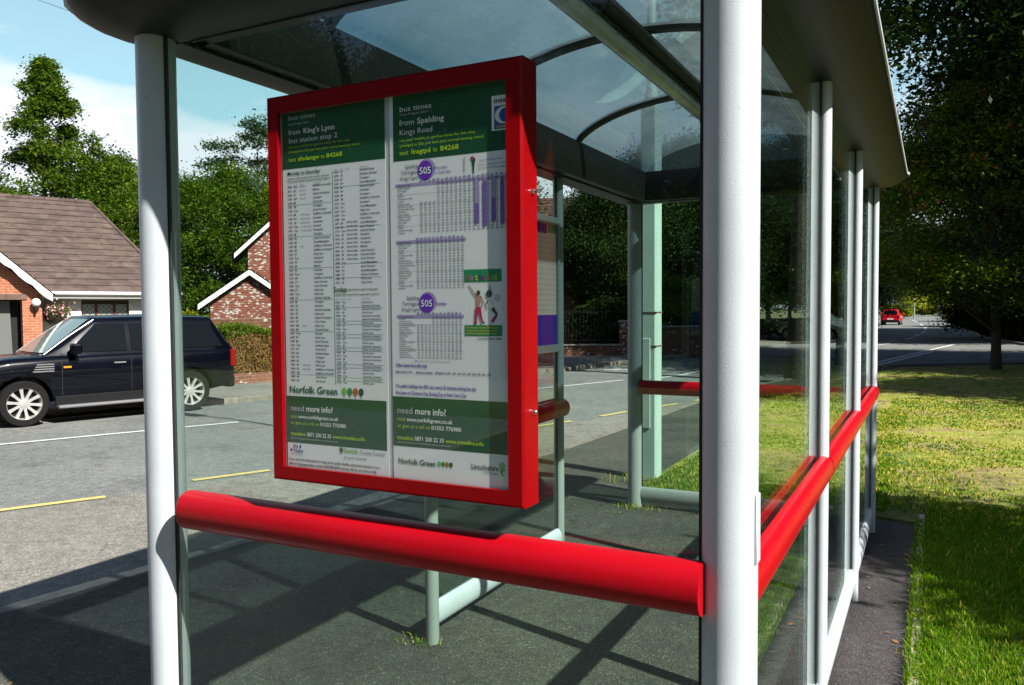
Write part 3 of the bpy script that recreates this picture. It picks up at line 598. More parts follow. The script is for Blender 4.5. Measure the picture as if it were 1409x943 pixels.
def table(v0,n,cols,u0,u1,v1,blank=0):
    RECT(RS,347,v0-6.5,u1+2,v0+1.8,'ink_lilac',1); p=(v1-v0)/(n-1)
    vs=rows(n,lambda i:STOPS[(i*5+n)%len(STOPS)]); COLM(RS,vs,n,354,v0,v1,'ink_dark',404,h=p*.5)
    for c in range(cols):
        u=u0+(u1-u0)*c/cols; k0=blank if c<4 else 0; 
        COLM(RS,rows(n-k0,lambda i:fourt(i+c*8,530,7)),n-k0,u,v0+k0*p,v1,'ink_dark',u+(u1-u0)/cols*.62,h=p*.55)
        RECT(RS,u,v0-11-rr.random()*3,u+(u1-u0)/cols*.6,v0-7.5,'ink_lilac',2)
    for k in range(3,n,4): RECT(RS,349,v0+k*p+1.3,u1,v0+k*p+1.8,'ink_lilac',1)
table(221,19,20,420,668,337,7)
for (a,b,c,d,mt) in ((575,219,586,324,'ink_lilac'),(597,224,608,331,'ink_violet'),(620,217,631,322,'ink_lilac'),(643,222,654,329,'ink_violet')): RR(RS,a,b,c,d,mt,3)
for a,b,c,d in ((575,275,586,324),(620,265,631,322)): RR(RS,a,b,c,d,'ink_violet',3.5)
table(361,19,12,408,548,474); spald(501); T(RS,'Sundays',464,514,7,'ink_purple',494,True)
table(545,20,12,408,540,644,4)
T(RS,'505',400,654,4,'ink_purple',407,True); T(RS,'Norfolk County Council gives financial support to these buses',410,654,3.8,'ink_grey',502)
T(RS,'Other buses from this stop',342,668,9.5,'ink_purple',436,True); T(RS,'Brylaine Norfolk 111/213',342,683,5.5,'ink_dark',392,True); T(RS,'Monday to Saturday',404,683,5.5,'ink_dark',452,True)
T(RS,'1487 (Mon-Fri)  0901  1023  1140  1237  1369  1434  1546  1647  1702',458,683,5.5,'ink_dark',614,True)
T(RS,'On public holidays the 505 runs every 30 minutes during the day',342,720,9.5,'ink_purple',575,True); T(RS,"No buses on Christmas Day, Boxing Day or New Year's Day",342,737,9.5,'ink_purple',548,True)
RECT(RS,544,431,645,461,'ink_ballteal',1.5)
u=551
for ch,mt in zip('do the Duo',('ink_orange','ink_lilac',0,'ink_yellow','ink_blue','ink_magenta',0,'ink_orange','ink_lilac','ink_lime')):
    if mt: T(RS,ch,u,457,17,mt,u+8,True)
    u+=9.3 if mt else 5
# dancers printed on the advert
def limb(mb,a,b,w0,w1,mt,lay=3):
    dx,dy=b[0]-a[0],b[1]-a[1]; l=math.hypot(dx,dy); nx,ny=-dy/l,dx/l
    POLY(mb,[(a[0]+nx*w0,a[1]+ny*w0),(b[0]+nx*w1,b[1]+ny*w1),(b[0]-nx*w1,b[1]-ny*w1),(a[0]-nx*w0,a[1]-ny*w0)],mt,lay)
for c in ((583,487),): DISC(RS,c[0],c[1],5,6.5,'ink_brown',4)
POLY(RS,[(577,494),(590,494),(588,512),(585,520),(577,520),(576,508)],'ink_skin',3); limb(RS,(577,497),(556,468),2.2,1.3,'ink_skin'); limb(RS,(589,496),(597,509),1.8,1.4,'ink_skin'); limb(RS,(597,509),(589,523),1.4,1.1,'ink_skin')
POLY(RS,[(575,520),(589,520),(592,542),(596,556),(591,558),(583,532),(580,540),(578,559),(572,559),(573,536)],'ink_pink',4); POLY(RS,[(572,559),(579,559),(576,562),(570,562)],'ink_dark',4); POLY(RS,[(591,557),(597,555),(601,560),(595,560)],'ink_dark',4)
DISC(RS,612,489,7.5,9,'ink_dark',4); DISC(RS,611,495,2.8,3.6,'ink_brown',5); limb(RS,(611,504),(602,514),1.5,1.2,'ink_brown'); limb(RS,(602,514),(606,526),1.2,1.1,'ink_brown'); limb(RS,(614,483),(614,470),1,1,'ink_brown',3)
POLY(RS,[(609,501),(616,504),(625,518),(619,526),(612,518)],'ink_white',3); limb(RS,(620,523),(632,538),4.2,3,'ink_brown'); limb(RS,(632,538),(622,555),3,2,'ink_brown'); limb(RS,(629,543),(618,556),3.6,3,'ink_magenta',4); DISC(RS,634,500,8,9,'ink_palegrey',2)
RECT(RS,544,563,646,589,'ink_ballteal',1.5); T(RS,'For work get a journey 50% discount',549,571,5,'ink_yellow',634,True); T(RS,'The you can save and relax when you two',549,578,5,'ink_yellow',634,True); T(RS,'travel down together in a Duo ticket',549,585,5,'ink_yellow',630,True)
T(RS,'by',580,597,4.5,'ink_red',586,True); T(RS,'Norfolk Green',588,597,4.8,'ink_darkgreen',626,True); TREES(RS,630,595,1.7)
RECT(RS,331,743,669,868,'ink_green')
T(RS,'need',344,785,17,'ink_palegrey',390); T(RS,'more info?',398,785,17,'ink_white',489,True)
T(RS,'visit',344,804,10.5,'ink_lime',369); T(RS,'www.norfolkgreen.co.uk',373,804,10.5,'ink_white',508,True); T(RS,'or give us a call on',344,821,10.5,'ink_lime',442); T(RS,'01553 776980',446,821,10.5,'ink_white',532,True)
T(RS,'traveline',343,851,10.5,'ink_lime',392,True); T(RS,'0871 200 22 33',396,851,10.5,'ink_white',482,True); T(RS,'www.traveline.info',487,851,10.5,'ink_lime',595,True)
T(RS,'calls cost 10p per min from landlines, plus network extras',344,860,4.6,'ink_palegrey',502)
T(RS,'Norfolk Green',346,912,14.5,'ink_darkgreen',457,True); TREES(RS,468,904,5)
T(RS,'Lincolnshire',559,908,13.5,'ink_dark',634,True); T(RS,'COUNTY COUNCIL',592,917,5,'ink_dark',634)
for (a,b,c,d) in ((640,902,650,892),(641,898,637,888),(641,908,651,902),(640,912,648,918),(639,895,646,886)): limb(RS,(640,912),(c,d),1.2,2.6,'ink_balllime',3)
wp(RS,'timetable_sheet',TC)
# ================================================================== ADVERT PANEL on the front glazing
AP=thing('advert_panel','pale poster panel with dotted middle and blue bands, fixed behind the roadside glass','poster panel',(X1+.03,4.45,1.3))
xa=X1+.012
mb=MB(); yl,yr,zl,zt=4.18,4.745,1.42,2.18
for a,b in (((xa,yl-.03,zl-.05),(xa+.03,yr+.03,zl)),((xa,yl-.03,zt),(xa+.03,yr+.03,zt+.05)),((xa,yl-.03,zl),(xa+.03,yl,zt)),((xa,yr,zl),(xa+.03,yr+.03,zt))): mb.bbox(a,b,'post_grey',.003)
wp(mb,'panel_frame',AP)
mb=MB(); mb.box((xa+.004,yl,zl),(xa+.012,yr,zt),'ad_cream')
y=xa+.0125
def aq(a,b,c,d,mt,l=0): mb.add([(y+l,a,c),(y+l,b,c),(y+l,b,d),(y+l,a,d)],[(0,1,2,3)],mt)
aq(yl,yr,zl,zl+.19,'ad_blue'); aq(yl,yr-.14,zt-.06,zt,'ad_blue'); aq(yr-.13,yr,zt-.05,zt,'ink_ballteal')
for i in range(17):
    for j in range(16):
        cy=yl+.02+i*.0335; cz=zl+.215+j*.0325; aq(cy,cy+.009,cz,cz+.009,'ad_dot' if (i//3)%2 else 'ink_lilac',.0006)
wp(mb,'poster',AP)

# ================================================================== GROUND
def at(px,d):                              # plan position seen in direction px at forward distance d
    v=ray(px,425); return (v.x*d/F_PX, v.y*d/F_PX)
def sheet(name,pts,z,mat,thick=0,kind='structure'):
    bm=bmesh.new(); vs=[bm.verts.new((p[0],p[1],z if len(p)<3 else p[2])) for p in pts]; f=bm.faces.new(vs)
    if f.normal.z<0 or sum((pts[i][0]*pts[(i+1)%len(pts)][1]-pts[(i+1)%len(pts)][0]*pts[i][1]) for i in range(len(pts)))<0: f.normal_flip()
    if thick:
        r=bmesh.ops.extrude_face_region(bm,geom=[f]); bmesh.ops.translate(bm,verts=[v for v in r['geom'] if isinstance(v,bmesh.types.BMVert)],vec=(0,0,-thick))
    bmesh.ops.triangulate(bm,faces=bm.faces[:]); bmesh.ops.recalc_face_normals(bm,faces=bm.faces)
    if not thick:
        for f in bm.faces:
            if f.normal.z<0: f.normal_flip()
    me=bpy.data.meshes.new(name); bm.to_mesh(me); bm.free(); me.materials.append(MATS[mat])
    o=bpy.data.objects.new(name,me); COL.objects.link(o); o['kind']=kind; return o
ZR_=-.12
K1=[(-5.3,-8),(-4.85,0),(-4.62,2.6),(-4.5,3.6),(-4.2,5.85),(-3.9,8.65),(-3.8,10.8),(-3.68,13.95),(-3.25,18),(-2.3,22),(-.9,25.4),(3,28.2),(14,30.5),(60,37)]
K2=[(-19,-8),(-15.6,0),(-13.3,6.2),(-12.05,10.4),(-9.1,20.8),(-8.6,24.3),(-6.9,32),(-5.4,42),(-4.6,60),(-4.5,80),(-5.4,100),(-8,130),(-13,175)]
K3=[(60,50),(14,42),(5.2,40.2),(3.6,42),(2.6,50),(2.0,71.6),(1.6,100),(2.2,130),(0,175)]
sheet('ground',[(-900,-900),(900,-900),(900,900),(-900,900)],-.20,'field')
sheet('road',K1+K3+[(-6,176)]+K2[::-1],ZR_,'road_asphalt')
YL=[G(0,703,ZR_),G(370,648,ZR_),G(740,588,ZR_),G(930,556,ZR_)]
sheet('bus_bay',[(-4.90,-.9),(-4.62,2.6),(-4.5,3.6),(-4.2,5.85),(-3.9,8.65),(-3.8,10.8),(-3.70,13.6),(YL[3].x+.1,YL[3].y),(YL[2].x+.15,YL[2].y),(YL[1].x+.15,YL[1].y),(YL[0].x+.15,YL[0].y),(-8.6,.4)],ZR_+.004,'bay_asphalt')
LAWN=[(-.03,-6),(-.03,6.72),(-.5,6.84),(-1.3,6.80),(-2.2,6.93),(-2.36,7.2),(-2.36,9.6),(-2.5,14),(-2.1,19),(-.7,23.8),(3,26.8),(14,29),(60,34),(60,-6)]
sheet('pavement',K1[:10]+[(-2.2,22.1),(-.8,25.3),(3,28.1),(14,30.4),(60,36.9),(60,-8)],0,'pad_asphalt',.14)
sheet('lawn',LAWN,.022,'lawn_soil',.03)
sheet('footpath',[(X2-.02,-3),(-.075,-3),(-.075,6.70),(X2-.02,6.72)],.004,'path_asphalt')
# repaired tarmac patch inside the shelter
sheet('tarmac_patch',[(-3.0,2.2),(-1.9,2.3),(-1.85,4.1),(-2.9,4.2)],.004,'far_pavement') if False else None
def strip(name,line,w,z0,z1,mat,side=1,kind='structure',gap=.9):
    """kerb stones butted along a polyline"""
    mb=MB(); pts=[Vector((p[0],p[1],0)) for p in line]
    for i in range(len(pts)-1):
        A,B=pts[i],pts[i+1]; d=B-A; Ln=d.length; d.normalize(); o=Vector((-d.y,d.x,0))*side; k=max(1,int(Ln/gap)) if Ln<20 else int(Ln/4)
        for j in range(k):
            a=A+d*(Ln*j/k+.004); b=A+d*(Ln*(j+1)/k-.004); dz=random.uniform(-.003,.003)
            q=[a,b,b+o*w,a+o*w]; q2=[a+o*.012,b+o*.012,b+o*w,a+o*w]
            vs=[(p.x,p.y,z0) for p in q]+[(p.x,p.y,z1-.015+dz) for p in q]+[(p.x,p.y,z1+dz) for p in q2]
            fs=[(0,1,5,4),(1,2,6,5),(2,3,7,6),(3,0,4,7),(4,5,9,8),(5,6,10,9),(6,7,11,10),(7,4,8,11),(8,9,10,11)]
            mb.add(vs,fs,mat)
    o=mb.build(name); o['kind']=kind; return o
strip('kerb',K1,.125,-.16,.004,'kerb_stone',-1)
K2b=K2[:]
strip('kerb',K2b[3:],.125,-.16,-.018,'kerb_stone',1); strip('kerb',K2b[:4],.125,-.16,-.085,'kerb_stone',1)
strip('kerb',K3,.125,-.16,-.018,'kerb_stone',-1)
# lawn edging stones
ed=[(-.075,-2+.0)]; yy=-2
while yy<6.6: yy+=.45; ed.append((-.075+random.uniform(-.006,.006),yy))
strip('lawn_edging',ed,.05,-.02,.028,'edging_stone',-1,gap=2)
# far pavement and drive
n2=Vector((-.933,.36)); f2=Vector((.36,.933)); A0=Vector((-9.6,9.1))
def HL(s,D): p=A0+f2*s+n2*D; return (p.x,p.y)
fp=[(p[0]-.10,p[1]) for p in K2]
sheet('pavement',[(*p,-.09 if i<3 else -.022) for i,p in enumerate(fp[:9])]+[(-9,60,-.022),(-11.5,42,-.022),(-12.5,32,-.022),(-12.5,26,-.022),(*HL(8,5.8),-.022),(*HL(-.5,5.8),-.03),(*HL(-9,5.9),-.05),(*HL(-24,6),-.09)],-.022,'far_pavement')
sheet('driveway',[HL(-24,5.7),HL(2.2,5.7),HL(2.2,16),HL(-24,16)],-.06,'far_pavement')
# road markings
def mark(pts,w,z,mat,name='road_marking'):
    mb=MB(); P=[Vector((p[0],p[1],0)) for p in pts]
    for i in range(len(P)-1):
        d=(P[i+1]-P[i]).normalized(); o=Vector((-d.y,d.x,0))*w/2
        mb.add([(*(P[i]+o).xy,z),(*(P[i]-o).xy,z),(*(P[i+1]-o).xy,z),(*(P[i+1]+o).xy,z)],[(0,1,2,3)],mat)
    o=mb.build(name); o['kind']='structure'; return o
zm=ZR_+.009
mark([G(-60,711,ZR_),G(145,684.5,ZR_)],.10,zm,'line_yellow'); mark([G(265,662,ZR_),G(371,648,ZR_)],.10,zm,'line_yellow')
for a,b in (((480,632),(560,619)),((640,604.5),(690,596)),((738,587.5),(787,580)),((826,573.5),(863,567)),((906,560),(933,556)),((955,552),(1000,545))): mark([G(*a,ZR_),G(*b,ZR_)],.10,zm,'line_yellow')
mark([G(-80,620,ZR_),G(328,581.5,ZR_)],.10,zm,'line_white')
mark([G(430,571,ZR_),G(560,557,ZR_)],.10,zm,'line_white'); mark([G(738,535.5,ZR_),G(858,523.5,ZR_)],.10,zm,'line_white')
mark([G(832,509,ZR_),G(905,508.5,ZR_)],.22,zm,'line_white'); mark([G(905,521,ZR_),G(940,516,ZR_),G(975,508,ZR_)],.10,zm,'line_white')
mark([G(1020,502,ZR_),G(1195,496,ZR_)],.10,zm,'line_white_worn')
mark([G(1190,507,ZR_),G(1284,484,ZR_)],.15,zm,'line_white'); mark([G(1190,503,ZR_),G(1312,474.5,ZR_)],.15,zm,'line_white')
for a,b in (((1222,470),(1234,468)),((1245,467.5),(1256,465)),((1258,463.5),(1265,460.5)),((1268,459),(1274,456)),((1273.5,453.5),(1273,451)),((1270,448.5),(1266,446)),((1262,443.5),(1256,441))): mark([G(*a,ZR_),G(*b,ZR_)],.15,zm,'line_white')
mark([G(1350,492,ZR_),G(1380,494.5,ZR_),G(1409,494,ZR_)],.18,zm,'line_white_worn'); mark([G(1180,479,ZR_),G(1225,473,ZR_)],.12,zm,'line_white')

# ================================================================== FOLIAGE
def leaves(P,size,r,updir=.6,aspect=.5):
    n=len(P); nrm=r.normal(size=(n,3)); nrm[:,2]=np.abs(nrm[:,2])+updir; nrm/=np.linalg.norm(nrm,axis=1,keepdims=True)
    a=r.normal(size=(n,3)); a-=nrm*(a*nrm).sum(1,keepdims=True); a/=np.linalg.norm(a,axis=1,keepdims=True)+1e-9
    b=np.cross(nrm,a); s=(size*r.uniform(.6,1.25,size=(n,1)))
    v=np.empty((n,4,3)); v[:,0]=P-a*s; v[:,1]=P+b*s*aspect+a*s*.1; v[:,2]=P+a*s; v[:,3]=P-b*s*aspect+a*s*.1
    return v.reshape(-1,3), np.arange(4*n).reshape(-1,4)
def make_tree(name,label,cat,seed,H,Rr,base,nclump,per,lsize,mat,shape='round',clump=.9,group=None,flat=.45,trunk_r=.22,bark='bark'):
    r=np.random.default_rng(seed); root=thing(name,label,cat,(0,0,0),0,group)
    C=[]
    for i in range(nclump):
        t=r.uniform(0,1)**(.9 if shape=='cone' else .8)
        if shape=='cone': prof=(1-t)**1.0*(.62+.38*min(1,t*6+.3))*(1+.22*math.sin(i*2.4))+.04
        else: prof=math.sin(PI*min(1,(t*.88+.12)))**.6
        rad=Rr*prof*(r.uniform(.15,1)**.45)*r.uniform(.8,1.12); an=r.uniform(0,2*PI)
        z=base+(H-base)*(t*.93+.03)
        C.append((rad*math.cos(an),rad*math.sin(an),z,clump*(.65+.5*r.uniform())*(1 if shape!='cone' else .55+.6*(1-t))))
    C=np.array(C); sel=r.integers(0,nclump,size=nclump*per); g=r.normal(size=(nclump*per,3))*np.array([.5,.5,.5*flat])
    P=C[sel,:3]+g*C[sel,3:4]; P=P[P[:,2]>base*.55]
    v,f=leaves(P,lsize,r); np_mesh('crown',v,f,[mat],None,root)
    mb=MB(); top=H*.82; pts=[]; rad=[]
    wob=r.uniform(-1,1,2)*.35
    for k in range(9):
        t=k/8; pts.append((wob[0]*math.sin(t*2.3)*t,wob[1]*math.sin(t*3)*t,-.25+top*t)); rad.append(trunk_r*(1.25 if k==0 else 1)*(1-t)**.8+.02)
    mb.tube(pts,rad,bark,10)
    for i in r.choice(nclump,min(nclump,34),replace=False):
        c=C[i]; z0=max(base*.6,c[2]-abs(r.uniform(.5,1))*math.hypot(c[0],c[1])*.8-.3); t=min(.98,(z0+.25)/top); 
        p0=(wob[0]*math.sin(t*2.3)*t,wob[1]*math.sin(t*3)*t,z0); q=Vector(c[:3]); m_=Vector(p0).lerp(q,.5)+Vector((0,0,.12*Rr*.3))
        rr_=trunk_r*(1-t)**.8*.45+.02; mb.tube([p0,m_,q],[rr_,rr_*.6,.012],bark,6,cap=False)
    mb.build('trunk',root); return root
_used=set()
def place(proto,x,y,s=1.0,rz=0,label=None,group=None,sz=None,z=-.1):
    if proto.name in _used: o=copy_tree(proto)
    else: o=proto; _used.add(proto.name)
    o.location=(x,y,z); o.rotation_euler=(0,0,rz); o.scale=(s,s,sz or s)
    if label: o['label']=label
    if group: o['group']=group
    return o
G_FAR='trees behind the houses'; G_ROAD='trees along the far roadside'; G_DARK='dark trees over the road junction'
cone=make_tree('sycamore_tree','tall pointed green tree rising behind the ridge of the brown tiled bungalow','tree',11,15.8,5.9,1.2,170,270,.11,'leaf_mid','cone',.9,G_FAR,flat=.8)
rnd=make_tree('broadleaf_tree','x','tree',12,11,4.6,1.0,150,360,.105,'leaf_mid','round',1.15,G_FAR,flat=.75)
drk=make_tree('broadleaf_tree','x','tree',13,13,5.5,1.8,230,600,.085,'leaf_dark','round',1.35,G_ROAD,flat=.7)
loose=make_tree('ash_tree','thin loose-crowned tree whose bluish top stands against the cloud left of the red case','tree',14,13.4,2.9,4.5,42,330,.10,'leaf_blue','round',.95,G_FAR,flat=.4)
x,y=at(72,44); place(cone,x,y,1.0,.4)
trs=[(rnd,158,46,.95,1.9,'small rounded green tree behind the right end of the bungalow roof'),
 (rnd,5,50,.85,.3,'green tree at the left edge behind the bungalow ridge'),
 (rnd,205,44,.78,4.4,'tree mostly hidden behind the left white shelter post'),
 (rnd,262,40,.74,2.7,'leafy tree just right of the left shelter post, behind the brick gables'),
 (rnd,325,42,.82,5.5,'broad green tree with yellow tinged leaves above the white verge boards'),
 (rnd,392,45,.8,.9,'tree partly hidden behind the left edge of the red timetable case')]
for p,px,d,s,rz,lb in trs:
    x,y=at(px,d); place(p,x,y,s,rz,lb,G_FAR)
x,y=at(352,50); place(loose,x,y,1.05,1.2)
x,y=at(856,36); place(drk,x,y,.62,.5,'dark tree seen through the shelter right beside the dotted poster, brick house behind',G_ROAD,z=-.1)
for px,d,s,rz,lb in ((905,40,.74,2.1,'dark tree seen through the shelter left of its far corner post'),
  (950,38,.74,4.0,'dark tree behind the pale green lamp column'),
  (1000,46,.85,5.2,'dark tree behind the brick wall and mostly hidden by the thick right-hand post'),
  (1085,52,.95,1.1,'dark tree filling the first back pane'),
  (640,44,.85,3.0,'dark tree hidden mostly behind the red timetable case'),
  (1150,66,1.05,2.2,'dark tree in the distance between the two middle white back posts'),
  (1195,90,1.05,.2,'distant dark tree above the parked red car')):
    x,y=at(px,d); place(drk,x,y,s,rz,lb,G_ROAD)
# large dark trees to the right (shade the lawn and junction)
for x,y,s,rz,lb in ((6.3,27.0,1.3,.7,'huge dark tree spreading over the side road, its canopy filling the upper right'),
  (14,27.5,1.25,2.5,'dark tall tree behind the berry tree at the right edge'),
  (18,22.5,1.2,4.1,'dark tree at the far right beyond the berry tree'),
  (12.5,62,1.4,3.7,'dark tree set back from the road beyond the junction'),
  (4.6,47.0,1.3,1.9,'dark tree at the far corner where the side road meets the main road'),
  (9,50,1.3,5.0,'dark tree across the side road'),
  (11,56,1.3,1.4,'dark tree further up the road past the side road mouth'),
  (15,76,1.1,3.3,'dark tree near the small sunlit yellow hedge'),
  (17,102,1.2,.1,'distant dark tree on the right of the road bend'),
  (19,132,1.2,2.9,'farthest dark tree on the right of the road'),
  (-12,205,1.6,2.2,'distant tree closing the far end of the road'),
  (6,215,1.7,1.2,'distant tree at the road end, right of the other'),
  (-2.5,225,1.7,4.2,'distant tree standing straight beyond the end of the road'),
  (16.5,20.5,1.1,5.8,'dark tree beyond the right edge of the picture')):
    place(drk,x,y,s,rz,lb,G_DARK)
# crown that throws the shade on the near lawn (right of the picture)
sm=make_tree('young_tree','young round tree on the lawn to the right of the shelter','tree',21,5.8,1.7,2.6,34,380,.075,'leaf_mid','round',.8,None,trunk_r=.08)
place(sm,5.6,5.0,1.0,0,z=.0)
sm2=make_tree('field_tree','tree on the lawn right of the shelter, outside the view','tree',22,9.5,3.4,2.2,80,420,.10,'leaf_dark','round',1.2,None,trunk_r=.18)
place(sm2,9.5,16.3,1.0,0,z=.0)
# trees behind the viewer, mirrored in the end glass
for k,(x,y,s,rz) in enumerate(((-9.5,-24,.95,.4),(-3.0,-27,1.1,2.4),(-17,-24,1.0,4.4),(-25,-22,1.1,1.4),(4,-24,.9,3.3),(11,-22,1.0,5.3),(-33,-18,1.1,.9),(18,-17,1.0,2.2))):
    place(drk,x,y,s,rz,'dark tree of the out of view row behind the viewer, mirrored in the glass','trees behind the viewer')
for k,(x,y,s,rz) in enumerate(((25,-7,1.0,.4),(26,2,1.15,1.4),(27,11,1.1,2.4),(24,20,1.2,3.9),(22,29,1.2,5.0))):
    place(drk,x,y,s,rz,'dark tree of the row along the far right side of the lawn, out of view','trees right of the lawn')
th=thing('added_hedge','added dark hedge out of view behind the viewer, darkens the reflection in the end glass','hedge',(0,0,0))  # unseen hedge added to close the sky gaps in the glass reflection
r=np.random.default_rng(91); mb=MB(); mb.box((-42,-17.2,-.1),(20,-15.9,4.0),'bark'); mb.build('hedge_core',th)
n=70000; P=np.stack([r.uniform(-42,20,n),-15.85+r.normal(size=n)*.12,r.uniform(0,4.2,n)],1); n=16000
P=np.vstack([P,np.stack([r.uniform(-42,20,n),r.uniform(-17.2,-15.8,n),4.15+r.normal(size=n)*.22],1)]); v,f=leaves(P,.09,r,0); np_mesh('foliage',v,f,['leaf_dark'],None,th)
# berry tree, sunlit, on the far lawn
hx,hy=at(1372,20.5)
ht=make_tree('berry_tree','dense evergreen tree with red berries catching the sun at the right edge of the lawn','tree',31,7.2,3.1,1.45,170,520,.055,'leaf_holly','round',.85,None,flat=.5,trunk_r=.11)
ht.location=(hx,hy,.1)
r=np.random.default_rng(5); crown=[c for c in ht.children if c.name.startswith('crown')][0]
cv=np.empty(len(crown.data.vertices)*3,dtype=np.float32); crown.data.vertices.foreach_get('co',cv); cv=cv.reshape(-1,3)
far=np.hypot(cv[:,0],cv[:,1])+.3*cv[:,2]; idx=r.choice(np.where(far>np.percentile(far,55))[0],420,replace=False)
seedp=cv[idx]; P=np.repeat(seedp,4,axis=0)+r.normal(size=(len(seedp)*4,3))*.035
s_=.018; o6=np.array([[1,0,0],[-1,0,0],[0,1,0],[0,-1,0],[0,0,1],[0,0,-1]])*s_
v=(P[:,None,:]+o6[None]).reshape(-1,3); tr=np.array([[0,2,4],[2,1,4],[1,3,4],[3,0,4],[2,0,5],[1,2,5],[3,1,5],[0,3,5]])
f=(np.arange(len(P))[:,None,None]*6+tr[None]).reshape(-1,3); b_=np_mesh('berries',v,f,['berry_red'],None,ht); b_['kind']='stuff'
# bare trunk seen through the back glass
tx,ty=G(1083,519,0).xy
pine=make_tree('pine_tree','tall straight-trunked tree on the verge seen through the first back pane','tree',41,13,3.2,6.2,70,420,.11,'leaf_dark','round',1.2,None,trunk_r=.24)
pine.location=(-2.75,19.6,0)
# shrubs
def shrub(name,label,px,d,H,Rr,mat,seed,n=26,per=420,ls=.05,group=None,cat='shrub',z=0,xy=None):
    s=make_tree(name,label,cat,seed,H,Rr,.15,n,per,ls,mat,'round',max(.28,H*.28),group,trunk_r=.04); x,y=xy or at(px,d); s.location=(x,y,z); return s
shrub('shrub','small sunlit yellow-green hedge bush beside the right kerb of the far road',1335,66,1.7,1.1,'leaf_yellow',51,ls=.10)
shrub('shrub','bright bush on the left verge beyond the parked red car',1244,118,3.6,2.6,'leaf_yellow',52,ls=.2,per=260)
shrub('shrub','bright green bush in the middle of the far bend',1294,140,4.0,2.8,'leaf_yellow',53,ls=.22,per=260)
shrub('shrub','second bright bush left of the middle one on the far bend',1268,140,3.2,1.8,'leaf_yellow',54,ls=.22,per=260)
for px,d,H,Rr,sd,mt,lb in ((1352,44,3.6,1.8,90,'leaf_dark','dark shrub just right of the far road mouth'),(1385,43,3.8,2.4,91,'leaf_dark','dark shrub second from the right edge across the side road'),(1362,47,5.2,3.0,55,'leaf_dark','dark shrub on the far corner of the side road'),(1405,46,4.5,2.8,56,'leaf_dark','dark shrub at the right edge across the side road'),(1180,60,4,2.6,57,'leaf_dark','dark shrub left of the red car'),(1020,40,3.2,2.2,58,'leaf_dark','dark shrub behind the brick wall, hidden by the thick post'),
   (835,31,2.0,1.3,59,'leaf_dark','dark shrub behind the railings near the dotted poster'),(925,31,2.6,1.8,60,'leaf_mid','green shrub over the brick wall right of the lamp column'),(970,33,2.4,1.6,61,'leaf_mid','green shrub over the sunny end of the brick wall'),(860,34,3.0,2.2,62,'leaf_dark','dark shrub behind the railings left of the shelter corner'),
   (1125,42,3.4,2.2,63,'leaf_dark','dark shrub behind the silver car'),(246,21,1.5,.8,64,'leaf_yellow','lime green bush in the gap beside the brick garage'),(1060,44,3.6,2.4,65,'leaf_dark','dark shrub left of the tall trunk')):
    shrub('shrub',lb,px,d,H,Rr,mt,sd,ls=.08,group='shrubs')
# hedge across the road
hd=thing('hedge','clipped garden hedge with bright green top and brown bare side across the road','hedge',(*HL(0,0),0))
hd.location=(0,0,0)
r=np.random.default_rng(8)
Pt=[];Pb=[]
s0,s1=2.25,11.5
n=26000; s=r.uniform(s0,s1,n); D=r.uniform(5.95,6.9,n); z=1.18+.08*np.sin(s*3)+r.normal(size=n)*.05
Pt=np.stack([A0.x+f2.x*s+n2.x*D,A0.y+f2.y*s+n2.y*D,z],1)
n=26000; s=r.uniform(s0,s1,n); z=r.uniform(.22,1.20,n); D=5.95+np.abs(r.normal(size=n))*.08+.1*np.sin(s*9+z*5)*.4
Pb=np.stack([A0.x+f2.x*s+n2.x*D,A0.y+f2.y*s+n2.y*D,z],1)
n=5000; z=r.uniform(.2,1.2,n); D=r.uniform(5.95,6.9,n); s=s0+np.abs(r.normal(size=n))*.06
Pb=np.vstack([Pb,np.stack([A0.x+f2.x*s+n2.x*D,A0.y+f2.y*s+n2.y*D,z],1)])
v,f=leaves(Pt,.035,r); np_mesh('hedge_top',v,f,['hedge_leaf'],None,hd)
mix=r.uniform(size=len(Pb))<.12; v,f=leaves(Pb,.035,r,0,.35); np_mesh('hedge_side',v,f,['hedge_brown','hedge_leaf'],np.where(mix|(Pb[:,2]>.98+.12*np.sin(Pb[:,0]*7)),1,0),hd)
mb=MB(); MH=Matrix(((f2.x,n2.x,0,A0.x),(f2.y,n2.y,0,A0.y),(0,0,1,0),(0,0,0,1)))
mb.box((s0+.1,6.08,0),(s1,6.8,1.1),'hedge_brown',MH); mb.build('hedge_core',hd)
tag((lambda mb:(mb.bbox((s0-.1,5.72,-.1),(s1,5.88,.20),'brick_wall',.01,MH),mb.build('low_wall'))[1])(MB()),'low brick wall at the foot of the hedge','wall')
